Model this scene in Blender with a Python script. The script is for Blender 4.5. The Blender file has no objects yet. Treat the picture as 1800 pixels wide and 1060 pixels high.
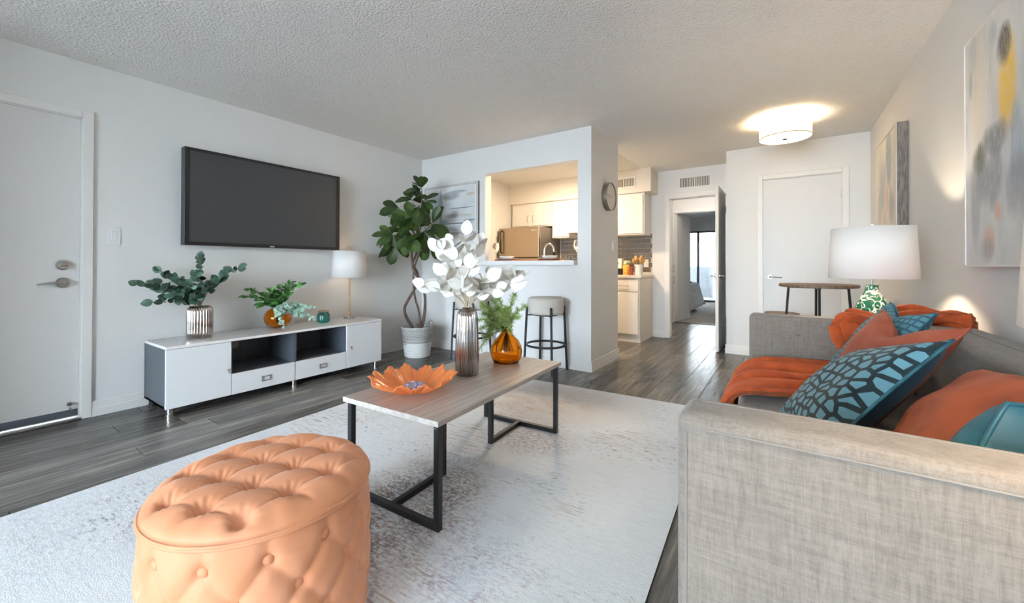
import bpy, bmesh, math, random
from mathutils import Vector, Matrix
import numpy as np

S = bpy.context.scene
COL = S.collection
PI = math.pi

# ------------------------------------------------------------------ camera
F_PX, YAW, PITCH, ROLL, CAM_H, CY = 708.106, .5962, .0065, .002, 1.0513, 462.2
cam_data = bpy.data.cameras.new('camera')
cam_data.sensor_fit = 'HORIZONTAL'
cam_data.sensor_width = 36.0
cam_data.lens = F_PX / 1800 * 36.0
cam_data.shift_y = (CY - 530) / 1800
cam_data.clip_start = .02
cam = bpy.data.objects.new('camera', cam_data)
COL.objects.link(cam)
_f = Vector((-math.sin(YAW) * math.cos(PITCH), math.cos(YAW) * math.cos(PITCH), math.sin(PITCH)))
_r = Vector((math.cos(YAW), math.sin(YAW), 0))
_u = _r.cross(_f)
_r2 = _r * math.cos(ROLL) + _u * math.sin(ROLL)
_u2 = _r2.cross(_f)
cam.matrix_world = Matrix(((_r2.x, _u2.x, -_f.x, 0), (_r2.y, _u2.y, -_f.y, 0), (_r2.z, _u2.z, -_f.z, CAM_H), (0, 0, 0, 1)))
S.camera = cam

# ------------------------------------------------------------------ sky, exposure
S.view_settings.view_transform = 'Standard'
S.view_settings.look = 'None'
S.view_settings.exposure = 0.84
S.view_settings.gamma = 1.0
S.view_settings.use_curve_mapping = False
S.cycles.max_bounces = 10
S.cycles.diffuse_bounces = 7
S.cycles.glossy_bounces = 4
S.cycles.transmission_bounces = 8
S.cycles.transparent_max_bounces = 8
S.cycles.caustics_reflective = False
S.cycles.caustics_refractive = False
S.cycles.sample_clamp_indirect = 6.0
S.cycles.use_denoising = True
try:
    S.cycles.denoiser = 'OPENIMAGEDENOISE'
    S.cycles.denoising_input_passes = 'RGB_ALBEDO_NORMAL'
except Exception:
    pass
SKY = 24.0
world = bpy.data.worlds.new('overcast_sky')
world.use_nodes = True
S.world = world
wn = world.node_tree.nodes
wn['Background'].inputs[0].default_value = (.81, .91, 1.0, 1)
wn['Background'].inputs[1].default_value = SKY


def area_light(name, loc, rot, sx, sy, power, color=(1, 1, 1), portal=False, shape='RECTANGLE'):
    l = bpy.data.lights.new(name, 'AREA')
    l.shape = shape
    l.size = sx
    if shape in ('RECTANGLE', 'ELLIPSE'):
        l.size_y = sy
    l.energy = power
    l.color = color
    l.cycles.is_portal = portal
    o = bpy.data.objects.new(name, l)
    COL.objects.link(o)
    o.location = loc
    o.rotation_euler = rot
    return o


# the daylight comes through the window wall behind the camera and the bedroom's sliding door
XL, XC, XR, YP, YD, YF = -3.976, -1.589, .726, 3.736, 5.487, 6.148
YB = -4.9                       # window wall behind the camera
WIN = (-2.75, .66, .06, 2.34)     # x0, x1, z0, z1 of the window behind the camera
CEIL = 2.44
YBED = 7.93                      # bedroom doorway
YS = 12.7                        # bedroom window wall
area_light('window_portal', ((WIN[0] + WIN[1]) / 2, YB - .02, (WIN[2] + WIN[3]) / 2), (-PI / 2, 0, 0), WIN[1] - WIN[0], WIN[3] - WIN[2], 1, portal=True)
area_light('bedroom_portal', (-2.1, YS + .02, 1.0), (PI / 2, 0, 0), 2.4, 2.0, 1, portal=True)


# ------------------------------------------------------------------ materials
MATS = {}


def mat(name, col=(.8, .8, .8), rough=.5, metal=0.0, var=None, bump=None, spec=.5, emit=None, trans=0.0, ior=1.45, coat=0.0, sheen=0.0, alpha=1.0, rand=0.0, subs=0.0):
    """var=(scale xyz or float, second colour, lo, hi, detail); bump=(scale, strength, distance); rand = value spread between objects"""
    if name in MATS:
        return MATS[name]
    m = bpy.data.materials.new(name)
    m.use_nodes = True
    nt = m.node_tree
    b = nt.nodes['Principled BSDF']
    b.inputs['Base Color'].default_value = (*col, 1)
    b.inputs['Roughness'].default_value = rough
    b.inputs['Metallic'].default_value = metal
    b.inputs['Specular IOR Level'].default_value = spec
    b.inputs['IOR'].default_value = ior
    b.inputs['Transmission Weight'].default_value = trans
    b.inputs['Coat Weight'].default_value = coat
    b.inputs['Sheen Weight'].default_value = sheen
    b.inputs['Alpha'].default_value = alpha
    if emit:
        b.inputs['Emission Color'].default_value = (*emit[0], 1)
        b.inputs['Emission Strength'].default_value = emit[1]
    tc = None
    out = None
    if var or bump or rand:
        tc = nt.nodes.new('ShaderNodeTexCoord')
    if var:
        sc, c2, lo, hi, det = var
        mp = nt.nodes.new('ShaderNodeMapping')
        if isinstance(sc, (int, float)):
            sc = (sc, sc, sc)
        mp.inputs['Scale'].default_value = sc
        nt.links.new(tc.outputs['Object'], mp.inputs['Vector'])
        n = nt.nodes.new('ShaderNodeTexNoise')
        n.inputs['Scale'].default_value = 1
        n.inputs['Detail'].default_value = det
        nt.links.new(mp.outputs[0], n.inputs['Vector'])
        r = nt.nodes.new('ShaderNodeMapRange')
        r.inputs['From Min'].default_value = lo
        r.inputs['From Max'].default_value = hi
        nt.links.new(n.outputs['Fac'], r.inputs['Value'])
        mx = nt.nodes.new('ShaderNodeMix')
        mx.data_type = 'RGBA'
        mx.inputs[6].default_value = (*col, 1)
        mx.inputs[7].default_value = (*c2, 1)
        nt.links.new(r.outputs[0], mx.inputs[0])
        out = mx.outputs[2]
    if rand:
        oi = nt.nodes.new('ShaderNodeObjectInfo')
        r = nt.nodes.new('ShaderNodeMapRange')
        r.inputs['To Min'].default_value = 1 - rand
        r.inputs['To Max'].default_value = 1 + rand
        nt.links.new(oi.outputs['Random'], r.inputs['Value'])
        h = nt.nodes.new('ShaderNodeHueSaturation')
        h.inputs['Color'].default_value = (*col, 1)
        if out:
            nt.links.new(out, h.inputs['Color'])
        nt.links.new(r.outputs[0], h.inputs['Value'])
        out = h.outputs[0]
    if out:
        nt.links.new(out, b.inputs['Base Color'])
    if bump:
        sc, st, dist = bump
        mp = nt.nodes.new('ShaderNodeMapping')
        if isinstance(sc, (int, float)):
            sc = (sc, sc, sc)
        mp.inputs['Scale'].default_value = sc
        nt.links.new(tc.outputs['Object'], mp.inputs['Vector'])
        n = nt.nodes.new('ShaderNodeTexNoise')
        n.inputs['Scale'].default_value = 1
        n.inputs['Detail'].default_value = 3
        nt.links.new(mp.outputs[0], n.inputs['Vector'])
        bp = nt.nodes.new('ShaderNodeBump')
        bp.inputs['Strength'].default_value = st
        bp.inputs['Distance'].default_value = dist
        nt.links.new(n.outputs['Fac'], bp.inputs['Height'])
        nt.links.new(bp.outputs[0], b.inputs['Normal'])
    MATS[name] = m
    return m


def nodes_of(m):
    nt = m.node_tree
    return nt, nt.nodes['Principled BSDF']


M_WALL = mat('wall_paint', (.775, .77, .76), .75, bump=(90, .12, .004))
M_CEIL = mat('popcorn_ceiling', (.93, .925, .915), .95, bump=(70, .7, .02))
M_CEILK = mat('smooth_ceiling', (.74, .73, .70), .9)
M_TRIM = mat('white_trim', (.80, .79, .77), .4)
M_DOOR = mat('door_paint', (.74, .73, .72), .45, bump=(60, .04, .002))
M_WHITEGLOSS = mat('white_gloss', (.82, .82, .82), .12, coat=.3)
M_WHITEPANEL = mat('white_panel', (.74, .76, .78), .35)
M_GREYCARC = mat('grey_carcass', (.07, .082, .10), .4)
M_BLACKMET = mat('black_metal', (.012, .014, .018), .38)
M_CHROME = mat('chrome', (.58, .57, .56), .2, 1)
M_NICKEL = mat('brushed_nickel', (.46, .44, .41), .3, 1)
M_SATIN = mat('satin_nickel', (.36, .35, .33), .42, 1)
M_STEEL = mat('stainless_steel', (.40, .32, .235), .33, 1, bump=((3, 3, 220), .05, .002))
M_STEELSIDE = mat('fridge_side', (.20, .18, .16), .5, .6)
M_CABW = mat('kitchen_white', (.80, .77, .72), .4)
M_BLACK = mat('black_plastic', (.008, .009, .011), .35)
M_GOLD = mat('gold_metal', (.72, .50, .28), .28, 1)
M_CLEAR = mat('clear_glass', (.95, .97, .97), .03, trans=1.0, ior=1.45)


def shade_mat(name, col, emit_c, emit_s):
    """woven lamp shade: lets light through"""
    m = bpy.data.materials.new(name)
    m.use_nodes = True
    nt = m.node_tree
    o = nt.nodes['Material Output']
    nt.nodes.remove(nt.nodes['Principled BSDF'])
    d = nt.nodes.new('ShaderNodeBsdfDiffuse')
    d.inputs[0].default_value = (*col, 1)
    t = nt.nodes.new('ShaderNodeBsdfTranslucent')
    t.inputs[0].default_value = (*emit_c, 1)
    a = nt.nodes.new('ShaderNodeMixShader')
    a.inputs[0].default_value = emit_s
    nt.links.new(d.outputs[0], a.inputs[1])
    nt.links.new(t.outputs[0], a.inputs[2])
    nt.links.new(a.outputs[0], o.inputs[0])
    MATS[name] = m
    return m


M_SHADE = shade_mat('linen_shade', (.86, .86, .86), (.9, .84, .78), .16)
M_SHADEC = shade_mat('ceiling_shade', (.85, .83, .78), (.95, .88, .72), .5)


# ------------------------------------------------------------------ mesh helpers
class MB:
    def __init__(self):
        self.v, self.f = [], []

    def add(self, vs, fs):
        n = len(self.v)
        self.v += [tuple(p) for p in vs]
        self.f += [tuple(i + n for i in q) for q in fs]
        return self

    def box(self, x0, x1, y0, y1, z0, z1):
        return self.add([(x0, y0, z0), (x1, y0, z0), (x1, y1, z0), (x0, y1, z0), (x0, y0, z1), (x1, y0, z1), (x1, y1, z1), (x0, y1, z1)],
                        [(0, 3, 2, 1), (4, 5, 6, 7), (0, 1, 5, 4), (1, 2, 6, 5), (2, 3, 7, 6), (3, 0, 4, 7)])

    def tube(self, pts, rs, n=10, caps=True):
        pts = [Vector(p) for p in pts]
        if not hasattr(rs, '__len__'):
            rs = [rs] * len(pts)
        vs, fs = [], []
        up = None
        for i, p in enumerate(pts):
            d = (pts[min(i + 1, len(pts) - 1)] - pts[max(i - 1, 0)]).normalized()
            if up is None:
                up = Vector((0, 0, 1)) if abs(d.z) < .9 else Vector((1, 0, 0))
            a = d.cross(up).normalized()
            b = a.cross(d).normalized()
            up = b
            for k in range(n):
                t = 2 * PI * k / n
                vs.append(p + (a * math.cos(t) + b * math.sin(t)) * rs[i])
        for i in range(len(pts) - 1):
            for k in range(n):
                k2 = (k + 1) % n
                fs.append((i * n + k, i * n + k2, (i + 1) * n + k2, (i + 1) * n + k))
        if caps:
            fs.append(tuple(range(n - 1, -1, -1)))
            fs.append(tuple((len(pts) - 1) * n + k for k in range(n)))
        return self.add(vs, fs)

    def bar(self, p0, p1, w, h=None, up=(0, 0, 1)):
        """rectangular bar between two points"""
        h = h or w
        p0, p1 = Vector(p0), Vector(p1)
        d = (p1 - p0).normalized()
        u = Vector(up)
        if abs(d.dot(u)) > .95:
            u = Vector((0, 1, 0))
        a = d.cross(u).normalized() * w / 2
        b = a.cross(d).normalized() * h / 2
        vs = [p0 - a - b, p0 + a - b, p0 + a + b, p0 - a + b, p1 - a - b, p1 + a - b, p1 + a + b, p1 - a + b]
        return self.add(vs, [(0, 1, 2, 3), (7, 6, 5, 4), (0, 4, 5, 1), (1, 5, 6, 2), (2, 6, 7, 3), (3, 7, 4, 0)])

    def lathe(self, prof, c=(0, 0, 0), n=32, caps=(True, True), fn=None):
        """prof: [(r, z)...] bottom to top; fn(angle, r, z) -> r"""
        vs, fs = [], []
        for (r, z) in prof:
            for k in range(n):
                t = 2 * PI * k / n
                rr = fn(t, r, z) if fn else r
                vs.append((c[0] + rr * math.cos(t), c[1] + rr * math.sin(t), c[2] + z))
        for i in range(len(prof) - 1):
            for k in range(n):
                k2 = (k + 1) % n
                fs.append((i * n + k, i * n + k2, (i + 1) * n + k2, (i + 1) * n + k))
        if caps[0]:
            fs.append(tuple(range(n - 1, -1, -1)))
        if caps[1]:
            fs.append(tuple((len(prof) - 1) * n + k for k in range(n)))
        return self.add(vs, fs)

    def grid(self, fn, nu, nv, wrap=False):
        vs = [fn(i / (nu if wrap else nu - 1), j / (nv - 1)) for j in range(nv) for i in range(nu)]
        fs = []
        for j in range(nv - 1):
            for i in range(nu if wrap else nu - 1):
                i2 = (i + 1) % nu
                fs.append((j * nu + i, j * nu + i2, (j + 1) * nu + i2, (j + 1) * nu + i))
        return self.add(vs, fs)

    def mesh(self, name, off=(0, 0, 0), smooth=False):
        me = bpy.data.meshes.new(name)
        me.from_pydata([(p[0] - off[0], p[1] - off[1], p[2] - off[2]) for p in self.v], [], self.f)
        if smooth:
            me.polygons.foreach_set('use_smooth', [True] * len(me.polygons))
        me.update()
        return me

    def build(self, name, m, parent=None, smooth=False, bevel=0.0, seg=2, local=False, solid=0.0, sub=0, angle=None):
        off = (0, 0, 0)
        if parent is not None and not local:
            p = parent
            while p.parent:
                p = p.parent
            off = tuple(p.location)
        me = self.mesh(name, off, smooth)
        o = bpy.data.objects.new(name, me)
        COL.objects.link(o)
        if m:
            me.materials.append(m)
        if parent is not None:
            o.parent = parent
        if solid:
            md = o.modifiers.new('solid', 'SOLIDIFY')
            md.thickness = solid
            md.offset = 0
        if bevel:
            md = o.modifiers.new('bevel', 'BEVEL')
            md.width = bevel
            md.segments = seg
            md.limit_method = 'ANGLE'
            md.angle_limit = math.radians(40)
            me.polygons.foreach_set('use_smooth', [True] * len(me.polygons))
            wnm = o.modifiers.new('wn', 'WEIGHTED_NORMAL')
            wnm.keep_sharp = True
        if sub:
            md = o.modifiers.new('sub', 'SUBSURF')
            md.levels = sub
            md.render_levels = sub
        if angle:
            me.set_sharp_from_angle(angle=math.radians(angle))
        return o


def tag(o, label=None, cat=None, group=None, kind=None):
    if label:
        o['label'] = label
    if cat:
        o['category'] = cat
    if group:
        o['group'] = group
    if kind:
        o['kind'] = kind
    return o


def thing(name, label, cat, loc=(0, 0, 0), rz=0.0, group=None):
    o = bpy.data.objects.new(name, None)
    o.empty_display_size = .05
    COL.objects.link(o)
    o.location = loc
    o.rotation_euler = (0, 0, rz)
    return tag(o, label, cat, group)


def struct(o):
    o['kind'] = 'structure'
    return o


def copy_tree(o, parent=None):
    c = o.copy()
    COL.objects.link(c)
    c.parent = parent
    for ch in list(o.children):
        copy_tree(ch, c)
    return c


def inst(src, name, M, parent):
    """another object sharing src's mesh, placed with matrix M in its parent's frame"""
    o = bpy.data.objects.new(name, src)
    COL.objects.link(o)
    o.parent = parent
    o.matrix_local = M
    return o


# ------------------------------------------------------------------ the room
def wall(name, x0, x1, y0, y1, z0=0, z1=CEIL, openings=(), axis='x', m=None):
    """box wall with rectangular openings given along its long axis: (a0, a1, z0, z1)"""
    mb = MB()
    a0, a1 = (x0, x1) if axis == 'x' else (y0, y1)

    def bx(p, q, za, zb):
        if q - p < 1e-4 or zb - za < 1e-4:
            return
        if axis == 'x':
            mb.box(p, q, y0, y1, za, zb)
        else:
            mb.box(x0, x1, p, q, za, zb)
    cur = a0
    for (p, q, za, zb) in sorted(openings):
        bx(cur, p, z0, z1)
        bx(p, q, z0, za)
        bx(p, q, zb, z1)
        cur = q
    bx(cur, a1, z0, z1)
    return struct(mb.build(name, m or M_WALL))


T = .12
DOOR_Y0, DOOR_Y1, DOOR_Z = -.295, .619, 2.047
wall('wall_left', XL - T, XL, YB, YF + T, openings=[(DOOR_Y0 - .02, DOOR_Y1 + .012, 0, DOOR_Z + .012)], axis='y')
wall('wall_right', XR, XR + T, YB, YD + T, axis='y')
wall('wall_back', XL - T, XR + T, YB - T, YB, openings=[WIN], axis='x')
PO = (-2.918, -1.735, 1.06, 2.125)
wall('wall_pass_through', XL, XC, YP, YP + T - .005, openings=[PO])
wall('wall_divider', XC - T, XC, YP + T - .005, 4.50, axis='y')
wall('wall_closet', -.59, XR + T, YD, YD + T, openings=[(-.222, .507, 0, 2.054)])
wall('wall_closet_side', -.59, -.59 + T, YD + T, YF, axis='y')
HX0, HX1, HZ = -1.396, -.655, 2.03
wall('wall_far', XL - T, XR + T, YF, YF + T, openings=[(HX0, HX1, 0, HZ)])
wall('wall_hall_left', -1.75 - T, -1.75, YF + T, YBED, axis='y')
wall('wall_hall_right', -.60, -.60 + T, YF + T, YBED, axis='y')
BX0, BX1 = -1.715, -.98
wall('wall_bedroom_door', -4.6, .6, YBED, YBED + T, openings=[(BX0, BX1, 0, 2.034)])
wall('wall_bedroom_left', -4.6 - T, -4.6, YBED, YS + T, axis='y')
wall('wall_bedroom_right', .6, .6 + T, YBED, YS + T, axis='y')
SL = (-3.2, -1.0, .02, 2.06)
wall('wall_bedroom_window', -4.6, .6, YS, YS + T, openings=[SL])
struct(MB().box(XL - T, XR + T, YB - T, YD + .4, CEIL, CEIL + .1).build('ceiling', M_CEIL))
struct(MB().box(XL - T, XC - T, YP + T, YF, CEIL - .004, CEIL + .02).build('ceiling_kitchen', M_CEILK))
struct(MB().box(-4.7, .8, YD + .4, YS + T, CEIL, CEIL + .1).build('ceiling_hall', M_CEIL))
# unseen block added behind the camera to shade the front door and left wall
wall('wall_light_blocker', XL, -3.42, YB, -.45, axis='y')
# backing of the closet so that no light leaks
struct(MB().box(-.47, XR + T, YF - .02, YF, 0, CEIL).build('wall_closet_back', M_WALL))

struct(MB().box(-40, 40, -40, 50, -.3, -.1).build('ground', mat('outdoor_ground', (.7, .7, .69), .95)))
# floor: base slab and single vinyl planks running away from the window wall
floor = struct(MB().box(XL - T, XR + T, YB - T, YBED + .03, -.06, -.012).build('floor', mat('floor_gap', (.03, .028, .026), .8)))


def plank_material():
    m = mat('vinyl_plank', (.2, .19, .18), .25)
    nt, b = nodes_of(m)
    tc = nt.nodes.new('ShaderNodeTexCoord')
    oi = nt.nodes.new('ShaderNodeObjectInfo')
    add = nt.nodes.new('ShaderNodeVectorMath')
    add.operation = 'MULTIPLY_ADD'
    comb = nt.nodes.new('ShaderNodeCombineXYZ')
    for i in range(3):
        nt.links.new(oi.outputs['Random'], comb.inputs[i])
    nt.links.new(comb.outputs[0], add.inputs[0])
    add.inputs[1].default_value = (37, 91, 13)
    nt.links.new(tc.outputs['Object'], add.inputs[2])
    mp = nt.nodes.new('ShaderNodeMapping')
    mp.inputs['Scale'].default_value = (34, 2.2, 8)
    nt.links.new(add.outputs[0], mp.inputs['Vector'])
    n1 = nt.nodes.new('ShaderNodeTexNoise')
    n1.inputs['Scale'].default_value = 1
    n1.inputs['Detail'].default_value = 6
    n1.inputs['Roughness'].default_value = .65
    nt.links.new(mp.outputs[0], n1.inputs['Vector'])
    cr = nt.nodes.new('ShaderNodeValToRGB')
    e = cr.color_ramp.elements
    e[0].position, e[0].color = .30, (.085, .082, .078, 1)
    e[1].position, e[1].color = .72, (.36, .33, .295, 1)
    k = cr.color_ramp.elements.new(.5)
    k.color = (.18, .172, .162, 1)
    nt.links.new(n1.outputs['Fac'], cr.inputs[0])
    r = nt.nodes.new('ShaderNodeMapRange')
    r.inputs['To Min'].default_value = .38
    r.inputs['To Max'].default_value = 1.02
    nt.links.new(oi.outputs['Random'], r.inputs['Value'])
    h = nt.nodes.new('ShaderNodeHueSaturation')
    nt.links.new(cr.outputs[0], h.inputs['Color'])
    nt.links.new(r.outputs[0], h.inputs['Value'])
    nt.links.new(h.outputs[0], b.inputs['Base Color'])
    bp = nt.nodes.new('ShaderNodeBump')
    bp.inputs['Strength'].default_value = .12
    bp.inputs['Distance'].default_value = .002
    nt.links.new(n1.outputs['Fac'], bp.inputs['Height'])
    nt.links.new(bp.outputs[0], b.inputs['Normal'])
    return m


M_PLANK = plank_material()


def plank_mesh(w, l):
    g = .0012
    b = .002
    mb = MB()
    x0, x1, y0, y1 = g, w - g, g, l - g
    mb.add([(x0, y0, -.012), (x1, y0, -.012), (x1, y1, -.012), (x0, y1, -.012), (x0, y0, -b), (x1, y0, -b), (x1, y1, -b), (x0, y1, -b),
            (x0 + b, y0 + b, 0), (x1 - b, y0 + b, 0), (x1 - b, y1 - b, 0), (x0 + b, y1 - b, 0)],
           [(0, 1, 5, 4), (1, 2, 6, 5), (2, 3, 7, 6), (3, 0, 4, 7), (4, 5, 9, 8), (5, 6, 10, 9), (6, 7, 11, 10), (7, 4, 8, 11), (8, 9, 10, 11)])
    me = mb.mesh('plank')
    me.materials.append(M_PLANK)
    return me


random.seed(4)
PW, PL = .18, 1.22
pcache = {}
x = XL - .02
while x < XR:
    y = YB - random.uniform(0, PL)
    ymax = 5.6 if x > -.56 else YBED + .0
    while y < ymax:
        y0 = max(y, YB - .05)
        y1 = min(y + PL, ymax)
        if y1 - y0 > .03:
            key = round(y1 - y0, 3)
            if key not in pcache:
                pcache[key] = plank_mesh(PW, y1 - y0)
            inst(pcache[key], 'plank', Matrix.Translation((x, y0, 0)), floor)
        y += PL
    x += PW


# baseboards with a stepped profile
def baseboard(name, p0, p1, nrm, h=.105):
    """p0 -> p1 along the wall, nrm points into the room"""
    p0, p1, n = Vector((*p0, 0)), Vector((*p1, 0)), Vector((*nrm, 0))
    prof = [(0, 0), (.014, 0), (.014, .055), (.011, .06), (.011, .078), (.008, .082), (.008, .098), (.004, h), (0, h)]
    mb = MB()
    vs = [p + n * a + Vector((0, 0, z)) for p in (p0, p1) for (a, z) in prof]
    k = len(prof)
    mb.add(vs, [(i, (i + 1) % k, k + (i + 1) % k, k + i) for i in range(k)] + [tuple(range(k)), tuple(range(2 * k - 1, k - 1, -1))])
    return struct(mb.build(name, M_TRIM))


CW = .054   # casing width
baseboard('baseboard_left', (XL, DOOR_Y1 + CW), (XL, YP), (1, 0))
baseboard('baseboard_pass_through', (XL, YP), (XC + .012, YP), (0, -1))
baseboard('baseboard_divider', (XC, YP - .012), (XC, 4.51), (1, 0))
baseboard('baseboard_divider_end', (XC - T, 4.50), (XC + .012, 4.50), (0, 1))
baseboard('baseboard_closet', (-.602, YD), (-.262, YD), (0, -1))
baseboard('baseboard_closet_corner', (.548, YD), (XR, YD), (0, -1))
baseboard('baseboard_closet_side', (-.59, YD - .012), (-.59, YF), (-1, 0))
baseboard('baseboard_far', (-1.62, YF), (HX0 - .07, YF), (0, -1))
baseboard('baseboard_right', (XR, YB), (XR, YD), (-1, 0))
baseboard('baseboard_hall_left', (-1.75, YF + T), (-1.75, YBED), (1, 0))


def casing(name, axis, a0, a1, top, face, nrm, w=CW, t=.016, z0=0.0, depth=T):
    """door casing (three boards) and the jamb inside the opening; face = coordinate of the wall face, nrm = +-1 into the room"""
    mb = MB()

    def bx(p, q, za, zb, f0, f1):
        lo, hi = min(f0, f1), max(f0, f1)
        if axis == 'x':
            mb.box(p, q, lo, hi, za, zb)
        else:
            mb.box(lo, hi, p, q, za, zb)
    f1 = face + nrm * t
    bx(a0 - w, a0, z0, top + w, face, f1)
    bx(a1, a1 + w, z0, top + w, face, f1)
    bx(a0, a1, top, top + w, face, f1)
    o = struct(mb.build(name, M_TRIM, bevel=.004))
    mb = MB()

    def bx2(p, q, za, zb):
        lo, hi = min(face + nrm * .002, face - nrm * depth), max(face + nrm * .002, face - nrm * depth)
        if axis == 'x':
            mb.box(p, q, lo, hi, za, zb)
        else:
            mb.box(lo, hi, p, q, za, zb)
    bx2(a0 - .002, a0 + .006, z0, top)
    bx2(a1 - .006, a1 + .002, z0, top)
    bx2(a0, a1, top - .006, top + .002)
    j = mb.build('jamb', M_TRIM)
    j.parent = o
    return o


# ---- front door on the left wall
casing('trim_1', 'y', DOOR_Y0 - .006, DOOR_Y1 + .006, DOOR_Z + .006, XL, 1)
door = struct(MB().box(XL - .05, XL - .012, DOOR_Y0, DOOR_Y1, .022, DOOR_Z).build('door_1', M_DOOR, bevel=.002))
door.name = 'door_1'
fx = XL - .012


def disc_x(mb, x0, x1, y, z, r0, r1, n=24):
    mb.tube([(x0, y, z), (x0 + (x1 - x0) * .55, y, z), (x1, y, z)], [r0, r0, r1], n)
    return mb


def part(mb, name, m, parent, **k):
    return mb.build(name, m, parent, local=True, **k)


db = part(disc_x(MB(), fx, fx + .022, .541, 1.048, .032, .024), 'deadbolt', M_NICKEL, door, smooth=True, angle=35)
part(MB().tube([(fx + .022, .525, 1.048), (fx + .034, .525, 1.048)], .006, 10).box(fx + .022, fx + .036, .522, .56, 1.042, 1.054), 'thumb_turn', M_NICKEL, db, bevel=.002)
lv = part(disc_x(MB(), fx, fx + .02, .542, .931, .034, .026), 'lever_rosette', M_NICKEL, door, smooth=True, angle=35)
part(MB().tube([(fx + .015, .542, .931), (fx + .05, .542, .931), (fx + .056, .53, .931), (fx + .056, .49, .932), (fx + .052, .44, .927), (fx + .046, .425, .922)], [.010, .010, .010, .008, .007, .005], 10), 'lever', M_NICKEL, lv, smooth=True)
part(MB().box(fx, fx + .003, -.29, .615, .03, .075), 'door_sweep', mat('dark_sweep', (.08, .09, .11), .5), door)
part(MB().tube([(fx, .575, .115), (fx + .03, .575, .115)], [.012, .009], 12).tube([(fx + .012, .578, .088), (fx + .05, .578, .088)], .005, 8), 'door_stop', M_NICKEL, door, smooth=True, angle=35)
thr = struct(MB().box(XL - .06, XL + .02, DOOR_Y0 - .01, DOOR_Y1 + .01, 0, .018).build('trim_threshold', mat('aluminium', (.45, .46, .47), .3, 1), bevel=.004))

# ---- closet door, its casing
casing('trim_2', 'x', -.216, .501, 2.048, YD, -1)
cd = struct(MB().box(-.210, .495, YD + .012, YD + .047, .012, 2.044).build('door_2', M_DOOR, bevel=.002))
kb = part(MB().tube([(-.145, YD + .012, .926), (-.145, YD + .002, .926)], .025, 20), 'lever_rosette', M_SATIN, cd, smooth=True, angle=35)
part(MB().tube([(-.145, YD + .005, .926), (-.145, YD - .045, .926), (-.135, YD - .05, .926), (-.03, YD - .048, .922)], [.010, .010, .008, .006], 10), 'lever', M_SATIN, kb, smooth=True)
for hz in (1.82, .25):
    part(MB().tube([(.498, YD + .004, hz - .045), (.498, YD + .004, hz + .045)], .006, 8), 'hinge', M_NICKEL, cd)

# ---- doorway to the hall with its open door
casing('trim_3', 'x', HX0, HX1, HZ, YF, -1, w=.07)
casing('trim_4', 'x', HX0, HX1, HZ, YF + T, 1, w=.06, depth=.01)
od = struct(MB().box(-.703, -.668, 5.425, YF - .012, .012, 2.03).build('door_3', M_DOOR, bevel=.002))
for s in (-1, 1):
    xf = -.668 if s > 0 else -.703
    k = part(MB().tube([(xf, 5.49, .93), (xf + s * .012, 5.49, .93)], .03, 20), 'lever_rosette', M_CHROME, od, smooth=True, angle=35)
    part(MB().tube([(xf, 5.49, .93), (xf + s * .05, 5.49, .93), (xf + s * .055, 5.50, .93), (xf + s * .055, 5.60, .93)], [.01, .01, .008, .007], 10), 'lever', M_CHROME, k, smooth=True)
for hz in (1.82, .3):
    part(MB().tube([(-.662, YF - .02, hz - .045), (-.662, YF - .02, hz + .045)], .007, 8), 'hinge', M_NICKEL, od)
part(MB().tube([(-.668, 5.50, .07), (-.61, 5.50, .035), (-.60, 5.50, .03)], [.006, .006, .01], 8), 'door_stop', M_CHROME, od, smooth=True)
# ---- bedroom doorway
casing('trim_5', 'x', BX0, BX1, 2.034, YBED, -1, w=.06)
bd = struct(MB().box(0, .035, 0, .76, .012, 2.03).build('door_4', M_DOOR, bevel=.002))
bd.location = (BX0 + .004, YBED + .05, 0)
bd.rotation_euler = (0, 0, math.radians(-7))
# hall linen cabinet with two bar handles
hc = thing('linen_cabinet', 'pale linen cabinet in the hall with two bar handles', 'cabinet', (-1.75, 7.5, 0))
MB().box(-1.748, -1.733, 7.2, 7.86, .9, 2.05).build('door', M_DOOR, hc, bevel=.002)
MB().box(-1.748, -1.733, 7.2, 7.86, .1, .89).build('door', M_DOOR, hc, bevel=.002)
for hz in (1.0, .80):
    MB().tube([(-1.735, 7.82, hz - .06), (-1.70, 7.82, hz - .06), (-1.70, 7.82, hz + .06), (-1.735, 7.82, hz + .06)], .006, 8).build('handle', M_NICKEL, hc)
# light switch by the front door, switch on the divider, outlet
def wall_plate(name, label, c, axis, nrm, w=.07, h=.115, rocker=True, cat='switch'):
    t = thing(name, label, cat, c)
    mb = MB()
    if axis == 'x':
        mb.box(c[0], c[0] + nrm * .006, c[1] - w / 2, c[1] + w / 2, c[2] - h / 2, c[2] + h / 2)
        mb.build('plate', M_WHITEGLOSS, t, bevel=.002)
        MB().box(c[0] + nrm * .004, c[0] + nrm * .010, c[1] - .016, c[1] + .016, c[2] - .033, c[2] + .033).build('rocker' if rocker else 'socket', M_WHITEGLOSS, t, bevel=.002)
    else:
        mb.box(c[0] - w / 2, c[0] + w / 2, c[1], c[1] + nrm * .006, c[2] - h / 2, c[2] + h / 2)
        mb.build('plate', M_WHITEGLOSS, t, bevel=.002)
        MB().box(c[0] - .016, c[0] + .016, c[1] + nrm * .004, c[1] + nrm * .010, c[2] - .033, c[2] + .033).build('rocker' if rocker else 'socket', M_WHITEGLOSS, t, bevel=.002)
    return t


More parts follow.
